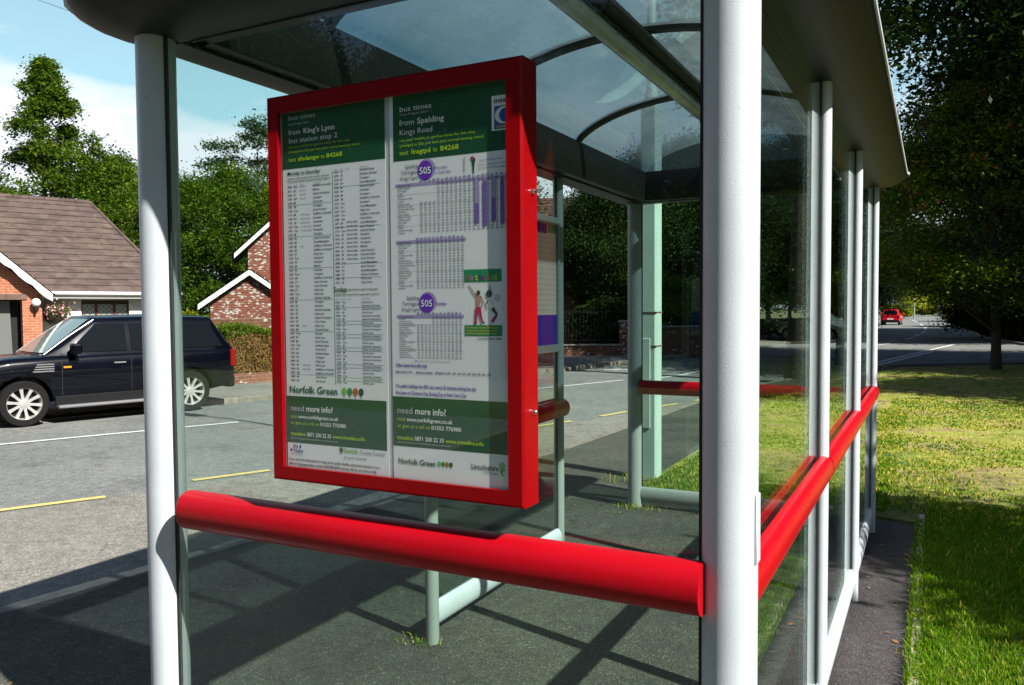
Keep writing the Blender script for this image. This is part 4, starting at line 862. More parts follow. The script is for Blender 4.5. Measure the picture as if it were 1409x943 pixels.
# grass blades
from mathutils import noise as mn
def blades(name,N,regions,hgt,matlist,seed,pexp=1.0,dmin=2.2,wide=1.0):
    r=np.random.default_rng(seed); out=[]
    for (x0,x1,y0,y1,wt) in regions:
        k=int(N*wt*3); y=y0+(y1-y0)*r.uniform(size=k)**1.0; x=r.uniform(x0,x1,k); d=np.hypot(x,y)
        keep=r.uniform(size=k)<np.clip((dmin/d)**pexp,0,1); out.append(np.stack([x[keep],y[keep]],1))
    P=np.vstack(out); n=len(P); d=np.hypot(P[:,0],P[:,1])
    dry=np.array([mn.noise((p[0]*.55,p[1]*.9,3.1))+.5*mn.noise((p[0]*2.1,p[1]*2.6,7)) for p in P])
    farw=np.clip((P[:,1]-6.5)/4,0,1); bare=(dry>.34-.10*farw)&(P[:,1]>7.5)&(r.uniform(size=n)<.85)
    P=P[~bare]; dry=dry[~bare]; d=d[~bare]; farw=farw[~bare]; n=len(P)
    h=hgt*r.uniform(.5,1.3,n)*(1-.35*farw); wdt=.0028*np.clip(d/3,1,5)*wide*r.uniform(.7,1.4,n); a=r.uniform(0,2*PI,n); ln=r.uniform(.1,.9,n)*h; b=r.uniform(0,2*PI,n)
    base=np.stack([P[:,0],P[:,1],np.full(n,.018)],1); e=np.stack([np.cos(a),np.sin(a),0*a],1)*wdt[:,None]; tip=base+np.stack([np.cos(b)*ln,np.sin(b)*ln,h],1); mid=base+np.stack([np.cos(b)*ln*.3,np.sin(b)*ln*.3,h*.6],1)
    v=np.stack([base-e,base+e,tip+e*.35,tip-e*.35],1).reshape(-1,3)
    f=np.arange(4*n).reshape(-1,4); mi=(r.uniform(size=n)<np.clip(.04+.9*farw*(dry+.5),0,.8)).astype(int)
    o=np_mesh(name,v,f,matlist,mi); return tag(o,None,'grass',None,'stuff')
g=blades('grass',230000,[(-.02,3.4,2.4,7.5,.52),(-.6,4.5,7.0,16,.40),(-2.3,-.3,6.95,14,.26),(-2.3,9,14,24,.25),(-.085,.02,2.6,6.8,.012)],.034,['grass_blade','grass_dry'],3,1.25)
g['label']='mown green lawn grass with dry and bare patches around the shelter'
# fallen leaves and clippings
r=np.random.default_rng(55); P=np.vstack([np.stack([r.uniform(-3.9,-.1,60),r.uniform(2.0,9,60),np.full(60,.012)],1),np.stack([X1+.1+r.normal(size=40)*.3,Y2-.15+r.normal(size=40)*.12,np.full(40,.010)],1),np.stack([r.uniform(-.33,-.08,26),r.uniform(2.6,6.6,26),np.full(26,.014)],1)])
v,f=leaves(P,.016,r,3.0); tag(np_mesh('fallen_leaves',v,f,['hedge_brown','leaf_yellow'],(r.uniform(size=len(P))<.3).astype(int)),'small dry leaves and clippings scattered on the tarmac','leaves',None,'stuff')
# weeds at edging and post feet
r=np.random.default_rng(77); 
def tuft(label,x,y,n,spread,h,seed,mats=('grass_blade','grass_dry'),dry=.3):
    r=np.random.default_rng(seed); P=np.stack([x+r.normal(size=n)*spread[0],y+r.normal(size=n)*spread[1],np.full(n,.004)],1)
    b=r.uniform(0,2*PI,n); hh=h*r.uniform(.4,1.2,n); ln=hh*r.uniform(.3,1.3,n); a=b+PI/2; e=np.stack([np.cos(a),np.sin(a),0*a],1)*.0035
    tip=P+np.stack([np.cos(b)*ln,np.sin(b)*ln,hh*.75],1); md=P+np.stack([np.cos(b)*ln*.45,np.sin(b)*ln*.45,hh*.7],1)
    v=np.stack([P-e*.7,P+e*.7,md+e*.7,md-e*.7,md-e*.7,md+e*.7,tip+e*.15,tip-e*.15],1).reshape(-1,3); f=np.arange(8*n).reshape(-1,4)
    o=np_mesh('weed_tuft',v,f,list(mats),np.repeat((r.uniform(size=n)<dry).astype(int),2)); return tag(o,label,'weeds','weeds growing through the tarmac')
tuft('weed tuft hanging over the edging stones nearest the viewer',-.02,4.05,60,(.04,.09),.06,1); tuft('long dry grass strands lying over the middle of the edging',-.0,4.75,60,(.04,.14),.07,2,dry=.5)
tuft('weed tuft on the edging further along, near the end of the dark path',-.04,5.6,90,(.03,.10),.08,3); tuft('dry weeds at the foot of the far corner post',X1+.05,Y2-.10,80,(.11,.04),.045,4,dry=.6); tuft('small weeds at the foot of the near front glazing post',X1-.03,YP[1]-.02,60,(.06,.04),.035,5,dry=.4)
tuft('weed tuft at the foot of the lamp column',-2.42,7.2,120,(.14,.06),.09,6)

# ================================================================== HOUSES
def HM(D): return Matrix(((f2.x,n2.x,0,A0.x+n2.x*D),(f2.y,n2.y,0,A0.y+n2.y*D),(0,0,1,0),(0,0,0,1)))
def house_empty(name,label,D,cat='house'):
    o=thing(name,label,cat,(A0.x+n2.x*D,A0.y+n2.y*D,0),math.atan2(f2.y,f2.x)); return o
def HV(px,py,D):                             # pixel -> (s,z) on the facade plane D
    A=A0+n2*D; p=V(px,py,A,n2); return ((p.xy-A).dot(f2), p.z)
def tiled(mb,e0,e1,r0,r1,N,mat,step=.03,th=.02):
    """stepped tile courses between eave edge e0-e1 and ridge edge r0-r1"""
    e0,e1,r0,r1=map(Vector,(e0,e1,r0,r1)); nrm=(e1-e0).cross(r0-e0).normalized()
    if nrm.z<0: nrm=-nrm
    for k in range(N):
        a,b=k/N,(k+1)/N
        A,B=e0.lerp(r0,a)+nrm*step,e1.lerp(r1,a)+nrm*step; C,D=e1.lerp(r1,b)+nrm*.006,e0.lerp(r0,b)+nrm*.006
        A2,B2=A-nrm*step,B-nrm*step
        mb.add([A,B,C,D,A2,B2],[(0,1,2,3),(4,5,1,0)],mat)
B1=house_empty('bungalow','white rendered bungalow with brown tiled roof and orange brick gable, behind the parked black car',15)
mb=MB(); wl=HV(112,430,15)[0]; wr=HV(178,430,15)[0]; wt=HV(112,413,15)[1]; wb_=.95; WX=HV(247,404,14.6)[0]-.35
mb.box((.2,0,-.1),(wl,.25,2.25),'render_white'); mb.box((wr,0,-.1),(WX,.25,2.25),'render_white'); mb.box((wl,0,-.1),(wr,.25,wb_),'render_white'); mb.box((wl,0,wt),(wr,.25,2.25),'render_white')
mb.box((WX-.24,.25,-.1),(WX,8,2.25),'render_white'); mb.box((-9,7.8,-.1),(WX-.25,8,2.25),'render_white'); mb.box((-9,-.3,-.1),(-8.8,7.8,2.25),'render_white'); mb.box((-8.8,.0,-.1),(-6.25,.25,2.25),'render_white')
mb.build('rendered_wall',B1)
wn=MB()
for a,b in ((wl,wl+.05),(wr-.05,wr),(wl+.40,wl+.47),(wl+.92,wl+.99)): wn.box((a,.06,wb_),(b,.13,wt-.11),'timber_red')
wn.box((wl,.05,wt-.13),(wr,.14,wt),'timber_dark'); wn.box((wl,.05,wb_),(wr,.14,wb_+.06),'timber_red')
w_=wn.build('window',B1); g=MB(); g.box((wl+.04,.09,wb_+.05),(wr-.04,.10,wt-.12),'leaded_glass'); g.build('leaded_pane',w_)
sill=MB(); sill.bbox((wl-.05,-.06,wb_-.07),(wr+.05,.05,wb_),'trim_white',.01); sill.build('sill',w_)
rx=HV(123,279,19)[0]; rz=HV(123,279,19)[1]; ee=HV(247,404,14.6)[0]
mb=MB(); tiled(mb,(-9.4,-.38,2.24),(ee,-.38,2.24),(-9.4,4,rz),(rx,4,rz),16,'roof_tile'); tiled(mb,(ee,-.38,2.24),(ee,8.3,2.24),(rx,4,rz),(rx,4,rz),16,'roof_tile')
mb.add([(-9.4,8.3,2.24),(ee,8.3,2.24),(rx,4,rz),(-9.4,4,rz)],[(0,1,2,3)],'roof_tile')
rf1=mb.build('roof',B1)
mb=MB(); 
for k in range(26):
    a=-9.4+k*(rx+9.4)/26; mb.tube([(a,4,rz-.02),(a+(rx+9.4)/26-.02,4,rz-.01)],.10,'roof_tile',8)
mb.tube([(rx,4,rz+.02),(ee,-.38,2.30)],.055,'roof_tile',8); mb.build('ridge_tiles',rf1)
mb=MB(); mb.bbox((.1,-.42,2.05),(ee+.02,-.36,2.22),'trim_white',.008); mb.box((.1,-.36,2.06),(ee,.0,2.09),'trim_white'); mb.build('fascia',B1)
mb=MB(); mb.tube([(.1,-.48,2.20),(ee+.04,-.48,2.20)],.055,'trim_white',12); mb.build('gutter',B1)
# brick gable projecting towards the road
(ga,gza),(gb,gzb)=HV(0,354,14),HV(66,406,14); sl=(gza-gzb)/(gb-ga); apx=-3.6; apz=gzb+sl*(gb-apx)
gx1=HV(58,430,14)[0]; gx0=2*apx-gx1; ox=HV(31,430,14)[0]; oz=HV(31,413,14)[1]
def gable_wall(x0,x1,z0,ax,az,slope,y0,y1,mat,mb,op=None):
    zt=lambda x: az-slope*abs(x-ax)
    if op: 
        a,b,zo=op; poly=[(x0,z0),(a,z0),(a,zo),(b,zo),(b,z0),(x1,z0),(x1,zt(x1)),(ax,az),(x0,zt(x0))]
    else: poly=[(x0,z0),(x1,z0),(x1,zt(x1)),(ax,az),(x0,zt(x0))]
    bm=bmesh.new(); f=bm.faces.new([bm.verts.new((x,y0,z)) for x,z in poly]); r=bmesh.ops.extrude_face_region(bm,geom=[f]); bmesh.ops.translate(bm,verts=[v for v in r['geom'] if isinstance(v,bmesh.types.BMVert)],vec=(0,y1-y0,0)); bmesh.ops.triangulate(bm,faces=bm.faces[:])
    bm.verts.index_update(); mb.add([v.co.copy() for v in bm.verts],[[v.index for v in f.verts] for f in bm.faces],mat); bm.free()
mb=MB(); gable_wall(gx0,gx1,-.1,apx,apz-.15,sl,-1,-.72,'brick_orange',mb,(-5.6,ox,oz)); mb.box((gx1-.25,-.72,-.1),(gx1-.003,.0,2.1),'brick_orange'); mb.build('brick_gable',B1)
mb=MB(); mb.bbox((-6,-1.03,oz),(ox+.12,-.72,oz+.17),'lintel',.01); mb.build('lintel',B1)
mb=MB(); mb.box((-5.6,-.5,-.1),(ox,-.45,oz),'dark_void'); 
for k in range(5): mb.box((-5.5+k*.9,-.56,0),(-5.5+k*.9+.75,-.5,oz-.05),'car_trim')
mb.build('porch_door',B1)
mb=MB(); mb.add([(ox-.75,-.62,.1),(ox-.2,-.62,.1),(ox-.25,-.62,oz-.02),(ox-.68,-.62,oz-.02)],[(0,1,2,3)],'net_curtain'); mb.build('curtain',B1)
mb=MB()
def barge(ax,az,ex,ez,y,w,mat,scallop=0):
    mbv=[]; n=24
    top=[(ax+(ex-ax)*t/n,az+(ez-az)*t/n) for t in range(n+1)]; bot=[(x,z-w-(scallop*abs(math.sin(t*PI/3)) if scallop else 0)) for t,(x,z) in enumerate(top)]
    for t in range(n):
        q=[top[t],top[t+1],bot[t+1],bot[t]]
        mb.add([(x,y,z) for x,z in q]+[(x,y+.03,z) for x,z in q],[(0,1,2,3),(7,6,5,4),(3,2,6,7),(0,4,5,1)],mat)
barge(apx,apz+.06,gb+.05,gzb+.06-sl*.05,-1.35,.20,'trim_white',.06); barge(apx,apz+.06,2*apx-gb,gzb+.06,-1.35,.20,'trim_white',.06); mb.build('bargeboard',B1)
mb=MB(); tiled(mb,(gb+.1,-1.38,gzb-.02),(gb+.1,2.2,gzb-.02),(apx,-1.38,apz+.08),(apx,2.2,apz+.08),14,'roof_tile'); tiled(mb,(2*apx-gb-.1,-1.38,gzb-.02),(2*apx-gb-.1,2.2,gzb-.02),(apx,-1.38,apz+.08),(apx,2.2,apz+.08),14,'roof_tile'); mb.build('gable_roof',B1)
# wall lamp
lx,lz=HV(49,418,13.9); lp=thing('wall_lantern','white globe lantern fixed to the orange brick gable','wall lamp',HM(13.97)@Vector((lx,0,lz))); lp.rotation_euler=(0,0,math.atan2(f2.y,f2.x))
mb=MB(); bm=bmesh.new(); bmesh.ops.create_uvsphere(bm,u_segments=16,v_segments=10,radius=.12); mb.add([v.co+Vector((0,-.14,.03)) for v in bm.verts],[[v.index for v in f.verts] for f in bm.faces],'trim_white',True); bm.free(); mb.build('globe',lp)
mb=MB(); mb.tube([(0,-.14,-.08),(0,-.14,-.2),(0,-.02,-.26),(0,0,-.2)],[.05,.03,.02,.03],'black_rubber',8); mb.build('bracket',lp)
# hanging basket and flower pots
def basket(label,px,py,D,rad,seed,name='hanging_basket'):
    s,z=HV(px,py,D); p=HM(D)@Vector((s,0,z)); o=thing(name,label,'flower basket',p); r=np.random.default_rng(seed)
    q=r.normal(size=(1500,3))*rad*np.array([.48,.4,.30])+np.array([0,0,.02]); v,f=leaves(q,.035,r); np_mesh('foliage',v,f,['leaf_mid'],None,o)
    q=r.normal(size=(420,3))*rad*np.array([.48,.42,.32])+np.array([0,-.04,.06]); v,f=leaves(q,.035,r,.2,.9); np_mesh('flowers',v,f,['flower_pink'],None,o)
    mb=MB(); bm=bmesh.new(); bmesh.ops.create_uvsphere(bm,u_segments=16,v_segments=10,radius=rad*.75); mb.add([Vector((v.co.x,v.co.y,min(v.co.z,0)-.05)) for v in bm.verts],[[v.index for v in f.verts] for f in bm.faces],'timber_dark',True); bm.free(); mb.build('basket',o)
basket('hanging basket of pink flowers on the white bungalow wall beside the brick gable',76,431,14.7,.42,3)
bp_=shrub('flowering_shrub','yellow and white flowering plant by the porch behind the car bonnet',12,24,.95,.75,'leaf_yellow',71,n=12,per=260,ls=.05,z=-.05)
_sv=(f2,n2,A0); v_=ray(352,430); n2=Vector((v_.x,v_.y)).normalized(); f2=Vector((n2.y,-n2.x)); A0=Vector((0,0))
# second house: brick garage gable with a taller gable behind
H2=house_empty('brick_house','mottled red brick garage gable with white verge boards beyond the hedge, taller gable behind',26.5)
(ax,az),(lx2,lz2)=HV(343,371,26.5),HV(272,419,26.5); sl2=(az-lz2)/(ax-lx2); rx2=2*ax-lx2
mb=MB(); gable_wall(lx2+.35,rx2-.35,-.1,ax,az-.16,sl2,.2,.45,'brick_red',mb); mb.box((lx2+.35,.45,-.1),(lx2+.6,6,lz2),'brick_red'); mb.box((rx2-.6,.45,-.1),(rx2-.35,6,lz2),'brick_red'); mb.build('garage_wall',H2)
mb=MB(); barge(ax,az,lx2,lz2,0,.17,'trim_white'); barge(ax,az,rx2,lz2,0,.17,'trim_white'); mb.build('bargeboard',H2)
mb=MB(); tiled(mb,(lx2-.1,-.03,lz2-.05),(lx2-.1,6,lz2-.05),(ax,-.03,az+.02),(ax,6,az+.02),12,'roof_slate'); tiled(mb,(rx2+.1,-.03,lz2-.05),(rx2+.1,6,lz2-.05),(ax,-.03,az+.02),(ax,6,az+.02),12,'roof_slate'); mb.build('garage_roof',H2)
(ux,uz),(vx,vz)=HV(322,349,29),HV(375,301,29); sl3=(vz-uz)/(vx-ux); ax3=ux+5.2; az3=uz+sl3*5.2; rx3=2*ax3-ux
mb=MB(); gable_wall(ux+.45,rx3-.45,-.1,ax3,az3-.18,sl3,2.75,3.0,'brick_red',mb); mb.box((ux+.45,3.0,-.1),(ux+.7,9,uz),'brick_red'); mb.build('gable_wall',H2)
mb=MB(); barge(ax3,az3,ux,uz,2.5,.16,'trim_white'); barge(ax3,az3,rx3,uz,2.5,.16,'trim_white'); mb.build('bargeboard',H2)
mb=MB(); tiled(mb,(ux-.1,2.47,uz-.05),(ux-.1,9,uz-.05),(ax3,2.47,az3+.02),(ax3,9,az3+.02),18,'roof_slate'); tiled(mb,(rx3+.1,2.47,uz-.05),(rx3+.1,9,uz-.05),(ax3,2.47,az3+.02),(ax3,9,az3+.02),18,'roof_slate'); mb.build('roof',H2)
mb=MB(); mb.bbox((HV(283,445,23)[0],-.0,-.1),(HV(420,445,23)[0],.2,HV(300,440,23)[1]+.02),'brick_wall',.01,HM(23)); tag(mb.build('garden_wall'),'low brick garden wall between the hedge and the brick garage','wall')
f2,n2,A0=_sv
# third house, glimpsed under the trees
hx3,hy3=at(768,40); H3=thing('brick_house','orange brick house with white framed windows half hidden by trees, seen through the shelter','house',(hx3,hy3,0),math.atan2(f2.y,f2.x)-.9)
mb=MB(); mb.box((-4.5,0,-.1),(4.5,7,5.0),'brick_orange'); mb.build('wall',H3)
mb=MB(); tiled(mb,(-4.9,-.4,4.9),(4.9,-.4,4.9),(-4.9,3.5,7.6),(4.9,3.5,7.6),14,'roof_tile'); mb.add([(-4.9,7.4,4.9),(4.9,7.4,4.9),(4.9,3.5,7.6),(-4.9,3.5,7.6)],[(0,1,2,3)],'roof_tile'); mb.build('roof',H3)
for a,b,c,d in ((-3.4,-2.2,2.9,4.1),(-.6,.6,2.9,4.1),(2.2,3.4,2.9,4.1),(-3.4,-2.0,.8,2.0),(1.8,3.2,.8,2.0)):
    mb=MB(); mb.box((a,-.05,c),(b,-.003,d),'trim_white'); w_=mb.build('window',H3); mb=MB(); mb.box((a+.1,-.06,c+.1),((a+b)/2-.04,-.052,d-.1),'dark_glass'); mb.box(((a+b)/2+.04,-.06,c+.1),(b-.1,-.052,d-.1),'dark_glass'); mb.build('pane',w_)
# roadside wall with railings beyond the shelter
WA=[Vector((-13.5,25.2)),Vector((-9.6,27.2)),Vector((-6.9,28.9)),Vector((-6.2,33))]
W0=thing('roadside_wall','long low brick wall with stone coping, topped by dark railings on its left half, seen through the far glass','wall',(0,0,0))
mb=MB()
for a,b,h in ((WA[0],WA[1],.32),(WA[1],WA[2],.95),(WA[2],WA[3],.9)):
    d=(b-a).normalized(); M_=Matrix(((d.x,-d.y,0,a.x),(d.y,d.x,0,a.y),(0,0,1,0),(0,0,0,1))); mb.bbox((0,-.11,-.1),((b-a).length,.11,h),'brick_wall',.01,M_); mb.bbox((-.03,-.15,h),((b-a).length+.03,.15,h+.06),'edging_stone',.01,M_)
mb.build('brickwork',W0)
mb=MB(); a,b=WA[0],WA[1]; L_=(b-a).length; d=(b-a).normalized(); M_=Matrix(((d.x,-d.y,0,a.x),(d.y,d.x,0,a.y),(0,0,1,0),(0,0,0,1)))
for k in range(int(L_/.13)): mb.box((k*.13,-.01,.38),(k*.13+.02,.01,1.62),'car_trim',M_)
for z in (.5,1.5): mb.box((0,-.015,z),(L_,.015,z+.04),'car_trim',M_)
mb.build('railing',W0)
for p in (WA[1],WA[2]):
    mb=MB(); mb.bbox((p.x-.20,p.y-.20,-.1),(p.x+.20,p.y+.20,1.15),'brick_red',.01); mb.bbox((p.x-.24,p.y-.24,1.15),(p.x+.24,p.y+.24,1.22),'edging_stone',.02); mb.build('pillar',W0)
# far red fence by the road
for k,(px,d,w_) in enumerate(((1226,135,4.0),)):
    x,y=at(px,d); mb=MB(); mb.bbox((x-1.2,y-.1,-.1),(x+w_-1,y+.1,1.25),'brick_orange',.02); tag(mb.build('garden_wall'),'sunlit red brick wall at the distant bend behind the red car','wall')
x,y=at(1258,112); mb=MB(); mb.tube([(x,y,-.1),(x,y,2.8)],.10,'post_grey',12); mb.tube([(x,y,2.8),(x,y,3.0)],[.10,.04],'post_grey',12); tag(mb.build('marker_post'),'pale post on the left verge of the distant road','post')

# ================================================================== LAMP COLUMN
LC=thing('lamp_column','pale green square steel lamp column with access door and rusty bands behind the far end','lamp post',(-2.385,7.47,0),R(-4))
mb=MB(); c=.079; ch=.016
poly=[(-c+ch,-c),(c-ch,-c),(c,-c+ch),(c,c-ch),(c-ch,c),(-c+ch,c),(-c,c-ch),(-c,-c+ch)]
mb.prism(poly,2,-.05,3.55,'lamp_paint'); mb.tube([(0,0,3.55),(0,0,3.75),(0,0,6.5),(0,-.02,7.0),(-.3,0,7.25),(-1.0,0,7.3)],[.085,.045,.04,.035,.03,.03],'lamp_paint',14); mb.build('column',LC)
mb=MB(); mb.bbox((-c+.012,-c-.010,.50),(.022,-c-.0005,1.36),'lamp_paint',.004); mb.bbox((-c-.01,-c+.02,.5),(-c-.0005,c-.02,1.36),'lamp_paint',.004); mb.build('access_door',LC)
for z in (1.26+.02,1.60):
    mb=MB(); mb.bbox((-c-.004,-c-.004,z),(c+.004,c+.004,z+.014),'lintel',.002); mb.build('band',LC)
mb=MB(); mb.bbox((-1.6,-.13,7.22),(-.9,.13,7.36),'frame_grey',.05,seg=3); mb.build('lantern',LC)
# overhead telephone wire
def wire(a,b,sag,label):
    pts=[Vector(a).lerp(Vector(b),t/24)-Vector((0,0,sag*4*(t/24)*(1-t/24))) for t in range(25)]; mb=MB(); mb.tube(pts,.006,'black_rubber',6); tag(mb.build('telephone_wire'),label,'cable')
def sk(px,py,d): v=ray(px,py); return v*(d/F_PX)+Vector((0,0,CH))
wire(sk(-200,-92,19),sk(420,128,24),.05,'thin telephone wire crossing the sky above the nose of the shelter roof')

# ================================================================== CARS
def np_interp(x,xs,ys): return float(np.interp(x,xs,ys))
def make_car(name,label,S,paint,seed=0):
    """local: x forward from rear axle, y left, z up. S = spec"""
    root=thing(name,label,'car'); WB=S['wb']; xr=-S['rear']; xf=WB+S['front']; hw=S['w']/2
    # ---- body loft
    xs=sorted(set([xr,xr+.04,xr+.15]+list(np.linspace(xr+.3,xf-.35,22))+[xf-.2,xf-.08,xf-.02,xf]))
    def zt(x): return np_interp(x,S['top'][0],S['top'][1])
    def ww(x): return hw*np_interp(x,[xr,xr+.04,xr+.25,xr+.9,xf-1.1,xf-.4,xf-.12,xf],[.86,.90,.965,1,1,.955,.86,.72])
    def zb(x): return np_interp(x,[xr,xr+.1,xr+.5,xf-.6,xf-.1,xf],[.48,.42,S['sill'],S['sill'],.34,.38])
    vs=[];K=None
    for x in xs:
        W=ww(x); t=zt(x); b=zb(x); 
        half=[(0,b),(W*.80,b),(W*.93,b+.02),(W*.975,b+.10),(W*.985,b+(t-b)*.35),(W,b+(t-b)*.62),(W*.985,t-.10),(W*.955,t-.035),(W*.88,t),(W*.45,t+.022),(0,t+.030)]
        ring=[(y,z) for y,z in half]+[(-y,z) for y,z in half[-2:0:-1]]
        K=len(ring); vs+=[(x,y,z) for y,z in ring]
    n=len(xs); fs=[(i*K+j,(i+1)*K+j,(i+1)*K+(j+1)%K,i*K+(j+1)%K) for i in range(n-1) for j in range(K)]+[tuple(range(K))[::-1],tuple(range((n-1)*K,n*K))]
    mb=MB(); mb.add(vs,fs,paint,True); body=mb.build('body',root)
    # wheel arch cut
    cut=MB()
    for wx in (0,WB):
        for sd in (-1,1): cut.tube([(wx,sd*(hw+.3),S['wr']+.02),(wx,sd*(hw-.36),S['wr']+.02)],S['wr']*1.155,'car_trim',32)
    cu=cut.build('cutter'); md=body.modifiers.new('b','BOOLEAN'); md.operation='DIFFERENCE'; md.object=cu; md.solver='EXACT'
    dg=bpy.context.evaluated_depsgraph_get(); dg.update(); nm=bpy.data.meshes.new_from_object(body.evaluated_get(dg)); body.modifiers.clear(); body.data=nm
    bpy.data.objects.remove(cu)
    # ---- greenhouse
    g=S['gh']  # dict: xb0 rear base, xt0 rear roof, xt1 front roof, xb1 cowl, zr roof, tum tumble
    zb_=lambda x: zt(x)
    def gsec(x):
        zr=np_interp(x,[g['xb0'],g['xt0'],(g['xt0']+g['xt1'])/2,g['xt1'],g['xb1']],[zt(g['xb0'])+.02,g['zr']-.03,g['zr'],g['zr']-.02,zt(g['xb1'])+.02])
        zbase=zt(x)-.03; f=(zr-zbase)/(g['zr']-zbase); Wb=hw*.93*np_interp(x,[g['xb0'],g['xb0']+.4,g['xb1']-.5,g['xb1']],[.93,1,1,.90]); Wt=Wb-(Wb-hw*g['tum'])*f
        return zbase,zr,Wb,Wt
    xg=sorted(set([g['xb0'],g['xt0'],g['xt1'],g['xb1']]+list(np.linspace(g['xb0'],g['xb1'],26))))
    vs=[]
    for x in xg:
        z0,z1,Wb,Wt=gsec(x); rr_=min(.10,(z1-z0)*.4)
        half=[(0,z0),(Wb,z0),(Wt+ (Wb-Wt)*rr_/(z1-z0+1e-6),z1-rr_),(Wt-.02,z1-rr_*.35),(Wt-.09,z1-.008),(Wt*.5,z1+.02),(0,z1+.03)]
        ring=half+[(-y,z) for y,z in half[-2:0:-1]]; K=len(ring); vs+=[(x,y,z) for y,z in ring]
    n=len(xg); fs=[(i*K+j,(i+1)*K+j,(i+1)*K+(j+1)%K,i*K+(j+1)%K) for i in range(n-1) for j in range(K)]+[tuple(range(K))[::-1],tuple(range((n-1)*K,n*K))]
    mb=MB(); mb.add(vs,fs,paint,True); mb.build('roof',root)
    # side windows
    def side(x,f,sd,off):
        z0,z1,Wb,Wt=gsec(x); z=z0+(z1-z0)*f; y=Wb+(Wt-Wb)*f; return (x,sd*(y+off),z)
    for sd in (-1,1):
        for (a,b,at_,bt) in S['win']:        # bottom x range a..b, top x range at_..bt
            def P(x,z,off):
                zq=zt(x)-.03; f=(z-zq)/(g['zr']-zq); return (x,sd*(hw*.93+(hw*g['tum']-hw*.93)*f+off),z)
            zw0=zt((a+b)/2)+.035; zw1=g['zr']-.13; m_=8; q=[]
            for k in range(m_+1): q.append(P(a+(b-a)*k/m_,zw0,.014))
            for k in range(m_+1): q.append(P(at_+(bt-at_)*(1-k/m_),zw1,.014))
            mb=MB(); mb.add(q,[tuple(range(len(q)))] if 0 else [(k,k+1,2*m_-k,2*m_+1-k) for k in range(m_)],'dark_glass'); w_=mb.build('side_window',root)
    def screen(xb,xt,zbo,name):
        z0,z1,Wb,Wt=gsec(xb); mb=MB(); q=[]; sgn=1 if xb>xt else -1
        zb0=zt(xb)+.04; zt0=g['zr']-.07; dx=(xt-xb)/((g['zr']-.02)-(zt(xb)+.02))
        for z in np.linspace(zb0,zt0,6):
            x=xb+dx*(z-(zt(xb)+.02)); f=(z-zb0)/(zt0-zb0); wv=(hw*.74)*(1-f)+(hw*g['tum']*.82)*f
            for t in np.linspace(-1,1,9): q.append((x+sgn*(.035-.05*t*t+.0),wv*t,z+.02))
        mb.add(q,[(i*9+j,i*9+j+1,(i+1)*9+j+1,(i+1)*9+j) for i in range(5) for j in range(8)],'sky_screen_glass' if name=='windscreen' else 'dark_glass',True); mb.build(name,root)
    screen(g['xb1'],g['xt1'],0,'windscreen'); screen(g['xb0'],g['xt0'],0,'rear_window')
    # wheels
    def wheel(sd):
        r0=S['wr']; tw=.23; w_=thing('wheel',None,None); del_=None
        mb=MB(); pr=[(r0*.70,-tw/2),(r0*.95,-tw/2),(r0,-tw/2+.03),(r0,tw/2-.03),(r0*.95,tw/2),(r0*.70,tw/2)]
        nseg=40; v=[(pr[j][0]*math.cos(2*PI*i/nseg),pr[j][1],pr[j][0]*math.sin(2*PI*i/nseg)) for i in range(nseg) for j in range(6)]
        mb.add(v,[(i*6+j,((i+1)%nseg)*6+j,((i+1)%nseg)*6+(j+1)%6,i*6+(j+1)%6) for i in range(nseg) for j in range(6)],'tyre',True); return mb
    for wx in (0,WB):
        for sd in (-1,1):
            t=wheel(sd); w_=t.build('wheel',root); w_.location=(wx,sd*(hw-.13),S['wr'])
            r0=S['wr']; rim=MB(); nseg=40
            pr=[(r0*.72,sd*.105),(r0*.69,sd*.11),(r0*.65,sd*.08),(r0*.64,sd*.0),(r0*.70,sd*-.02)]; v=[(p[0]*math.cos(2*PI*i/nseg),p[1],p[0]*math.sin(2*PI*i/nseg)) for i in range(nseg) for p in pr]
            rim.add(v,[(i*5+j,((i+1)%nseg)*5+j,((i+1)%nseg)*5+(j+1)%5,i*5+(j+1)%5) for i in range(nseg) for j in range(5)],'alloy',True)
            rim.tube([(0,sd*.0,0),(0,sd*.085,0),(0,sd*.095,0)],[.075,.07,.03],'alloy',16)
            for k in range(S['spokes']):
                a=2*PI*k/S['spokes']+.15; ca,sa=math.cos(a),math.sin(a); q=[]
                for rad,hwid,yy in ((.05,.026,.078),(r0*.40,.019,.082),(r0*.67,.028,.095)):
                    q+=[(rad*ca-hwid*sa,sd*yy,rad*sa+hwid*ca),(rad*ca+hwid*sa,sd*yy,rad*sa-hwid*ca),(rad*ca+hwid*sa,sd*(yy-.045),rad*sa-hwid*ca),(rad*ca-hwid*sa,sd*(yy-.045),rad*sa+hwid*ca)]
                rim.add(q,[(0,4,5,1),(1,5,6,2),(3,2,6,7),(0,3,7,4),(4,8,9,5),(5,9,10,6),(7,6,10,11),(4,7,11,8)],'alloy')
            rim.build('rim',w_)
            dk=MB(); dk.tube([(0,sd*.0,0),(0,sd*.004,0)],r0*.66,'car_trim',28); dk.build('brake_disc',w_)
    # dark lower cladding and arches
    mb=MB()
    for sd in (-1,1): mb=MB(); mb.bbox((S['wr']*1.2,sd*(hw-.015)-.02,S['sill']-.06),(WB-S['wr']*1.2,sd*(hw-.015)+.02,S['sill']+.10),'car_trim',.012); mb.build('sill_trim',root)
    mb=MB(); mb.bbox((xr-.02,-hw*.86,S['sill']+.02),(xr+.14,hw*.86,S['sill']+.26),'car_trim',.03); mb.build('bumper',root)
